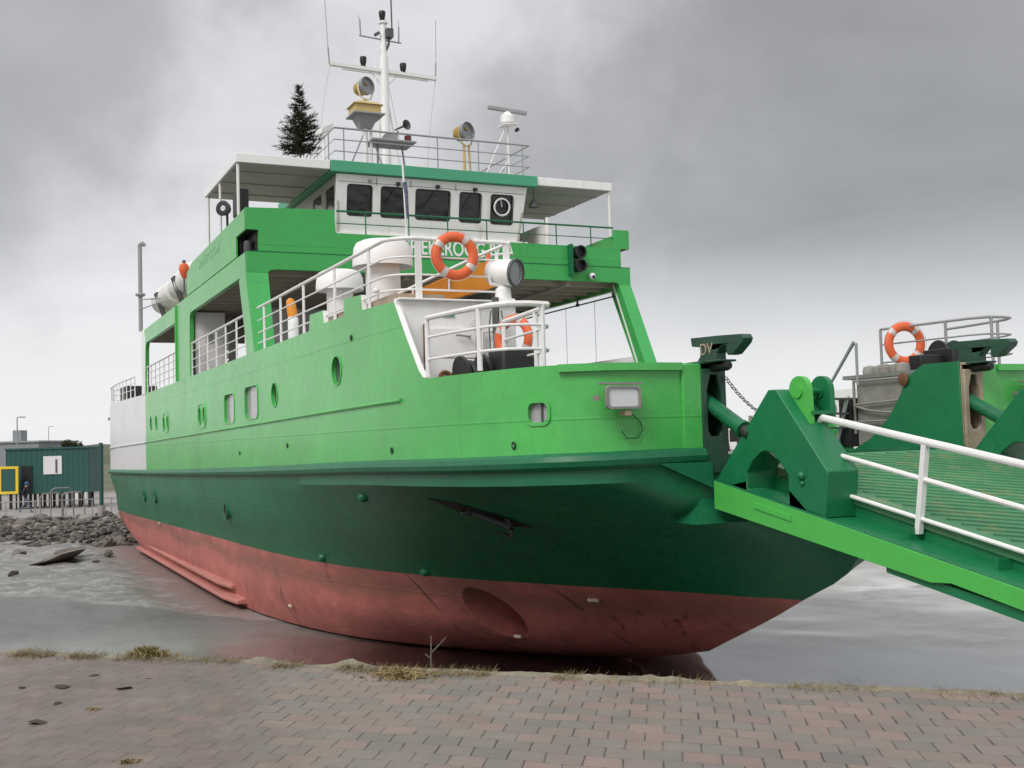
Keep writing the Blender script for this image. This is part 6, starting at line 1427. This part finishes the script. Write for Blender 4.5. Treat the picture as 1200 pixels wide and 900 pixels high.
tc = t.add('ShaderNodeTexCoord'); dirv = tc.outputs['Generated']
sp = t.add('ShaderNodeSeparateXYZ', {0: dirv})
wv = t.n.new('ShaderNodeTexNoise'); wv.inputs['Scale'].default_value = 3.2; wv.inputs['Detail'].default_value = 5; wv.inputs['Roughness'].default_value = 0.55; t.l.new(dirv, wv.inputs['Vector'])
wo = t.add('ShaderNodeVectorMath', {0: wv.outputs['Color'], 1: (0.5, 0.5, 0.5)}, operation='SUBTRACT').outputs[0]
ws = t.n.new('ShaderNodeVectorMath'); ws.operation = 'SCALE'; t.l.new(wo, ws.inputs[0]); ws.inputs['Scale'].default_value = 0.55
dirw = t.add('ShaderNodeVectorMath', {0: dirv, 1: ws.outputs[0]}, operation='ADD').outputs[0]
dirw = t.add('ShaderNodeVectorMath', {0: dirw}, operation='NORMALIZE').outputs[0]
def dotw(d, s0, s1):
    dn = t.add('ShaderNodeVectorMath', {0: dirw, 1: d}, operation='DOT_PRODUCT').outputs['Value']
    return t.add('ShaderNodeMapRange', {'Value': dn, 'From Min': math.cos(R(s0)), 'From Max': math.cos(R(s1))}, interpolation_type='SMOOTHERSTEP').outputs[0]
# flatten the cloud sheet: divide the direction by its height
hz = t.math('ADD', t.math('MAXIMUM', sp.outputs[2], 0.0), 0.12)
cl = t.add('ShaderNodeCombineXYZ', {0: t.math('DIVIDE', sp.outputs[0], hz), 1: t.math('DIVIDE', sp.outputs[1], hz), 2: 0.0}).outputs[0]
nA = t.noise(cl, 0.55, 6, 0.5, 0.3); nB = t.noise(cl, 1.6, 7, 0.55, 0.2)
c = t.math('ADD', t.math('MULTIPLY', nA, 0.7), t.math('MULTIPLY', nB, 0.3))
cloud = t.ramp(c, [(0.34, (0.40, 0.40, 0.408)), (0.5, (0.56, 0.561, 0.57)), (0.64, (0.70, 0.70, 0.708))])
dk = t.math('MULTIPLY', dotw(raydir(1060, 110), 24, 4), t.math('ADD', 0.62, t.math('MULTIPLY', nB, 0.6)), clamp=True)
cloud = t.mix(dk, cloud, (0.262, 0.262, 0.27, 1))
dk2 = t.math('MULTIPLY', dotw(raydir(110, 120), 12, 2), t.math('ADD', 0.35, t.math('MULTIPLY', nB, 0.8)), clamp=True)
cloud = t.mix(dk2, cloud, (0.305, 0.305, 0.313, 1))
low = t.add('ShaderNodeMapRange', {'Value': sp.outputs[2], 'From Min': 0.20, 'From Max': 0.03}, interpolation_type='SMOOTHSTEP').outputs[0]
cloud = t.mix(t.math('MULTIPLY', low, 0.9), cloud, (0.75, 0.753, 0.768, 1))
zen = t.add('ShaderNodeMapRange', {'Value': sp.outputs[2], 'From Min': 0.36, 'From Max': 0.85, 'To Min': 1.0, 'To Max': 1.7}, interpolation_type='SMOOTHSTEP').outputs[0]
vm = t.add('ShaderNodeVectorMath', {0: cloud, 3: zen}, operation='SCALE') if False else None
sc_ = t.n.new('ShaderNodeVectorMath'); sc_.operation = 'SCALE'; t.l.new(cloud, sc_.inputs[0]); t.l.new(zen, sc_.inputs['Scale'])
b2 = t.add('ShaderNodeBackground', {'Color': sc_.outputs[0], 'Strength': 0.88})
ad_ = t.add('ShaderNodeAddShader', {0: b1.outputs[0], 1: b2.outputs[0]})
out = t.add('ShaderNodeOutputWorld', {0: ad_.outputs[0]})
sun = bpy.data.lights.new('sun', 'SUN'); sun.energy = 1.5; sun.angle = R(25); sun.color = (1, 0.97, 0.93)
so = bpy.data.objects.new('sun', sun); COL.objects.link(so); so.rotation_euler = (-sdir).to_track_quat('-Z', 'Y').to_euler()

cam = bpy.data.cameras.new('camera'); co = bpy.data.objects.new('camera', cam); COL.objects.link(co)
cam.sensor_fit = 'HORIZONTAL'; cam.sensor_width = 36; cam.lens = foc/1200*36; cam.clip_start = 0.1; cam.clip_end = 6000
mt = Matrix((Rv, Uv, -Fv)).transposed().to_4x4(); mt.translation = Cv; co.matrix_world = mt
scene.camera = co
scene.view_settings.view_transform = 'Standard'; scene.view_settings.look = 'None'; scene.view_settings.exposure = 0.38; scene.view_settings.gamma = 1.0; scene.view_settings.use_curve_mapping = False
scene.render.engine = 'CYCLES'; scene.cycles.max_bounces = 6; scene.cycles.use_denoising = True
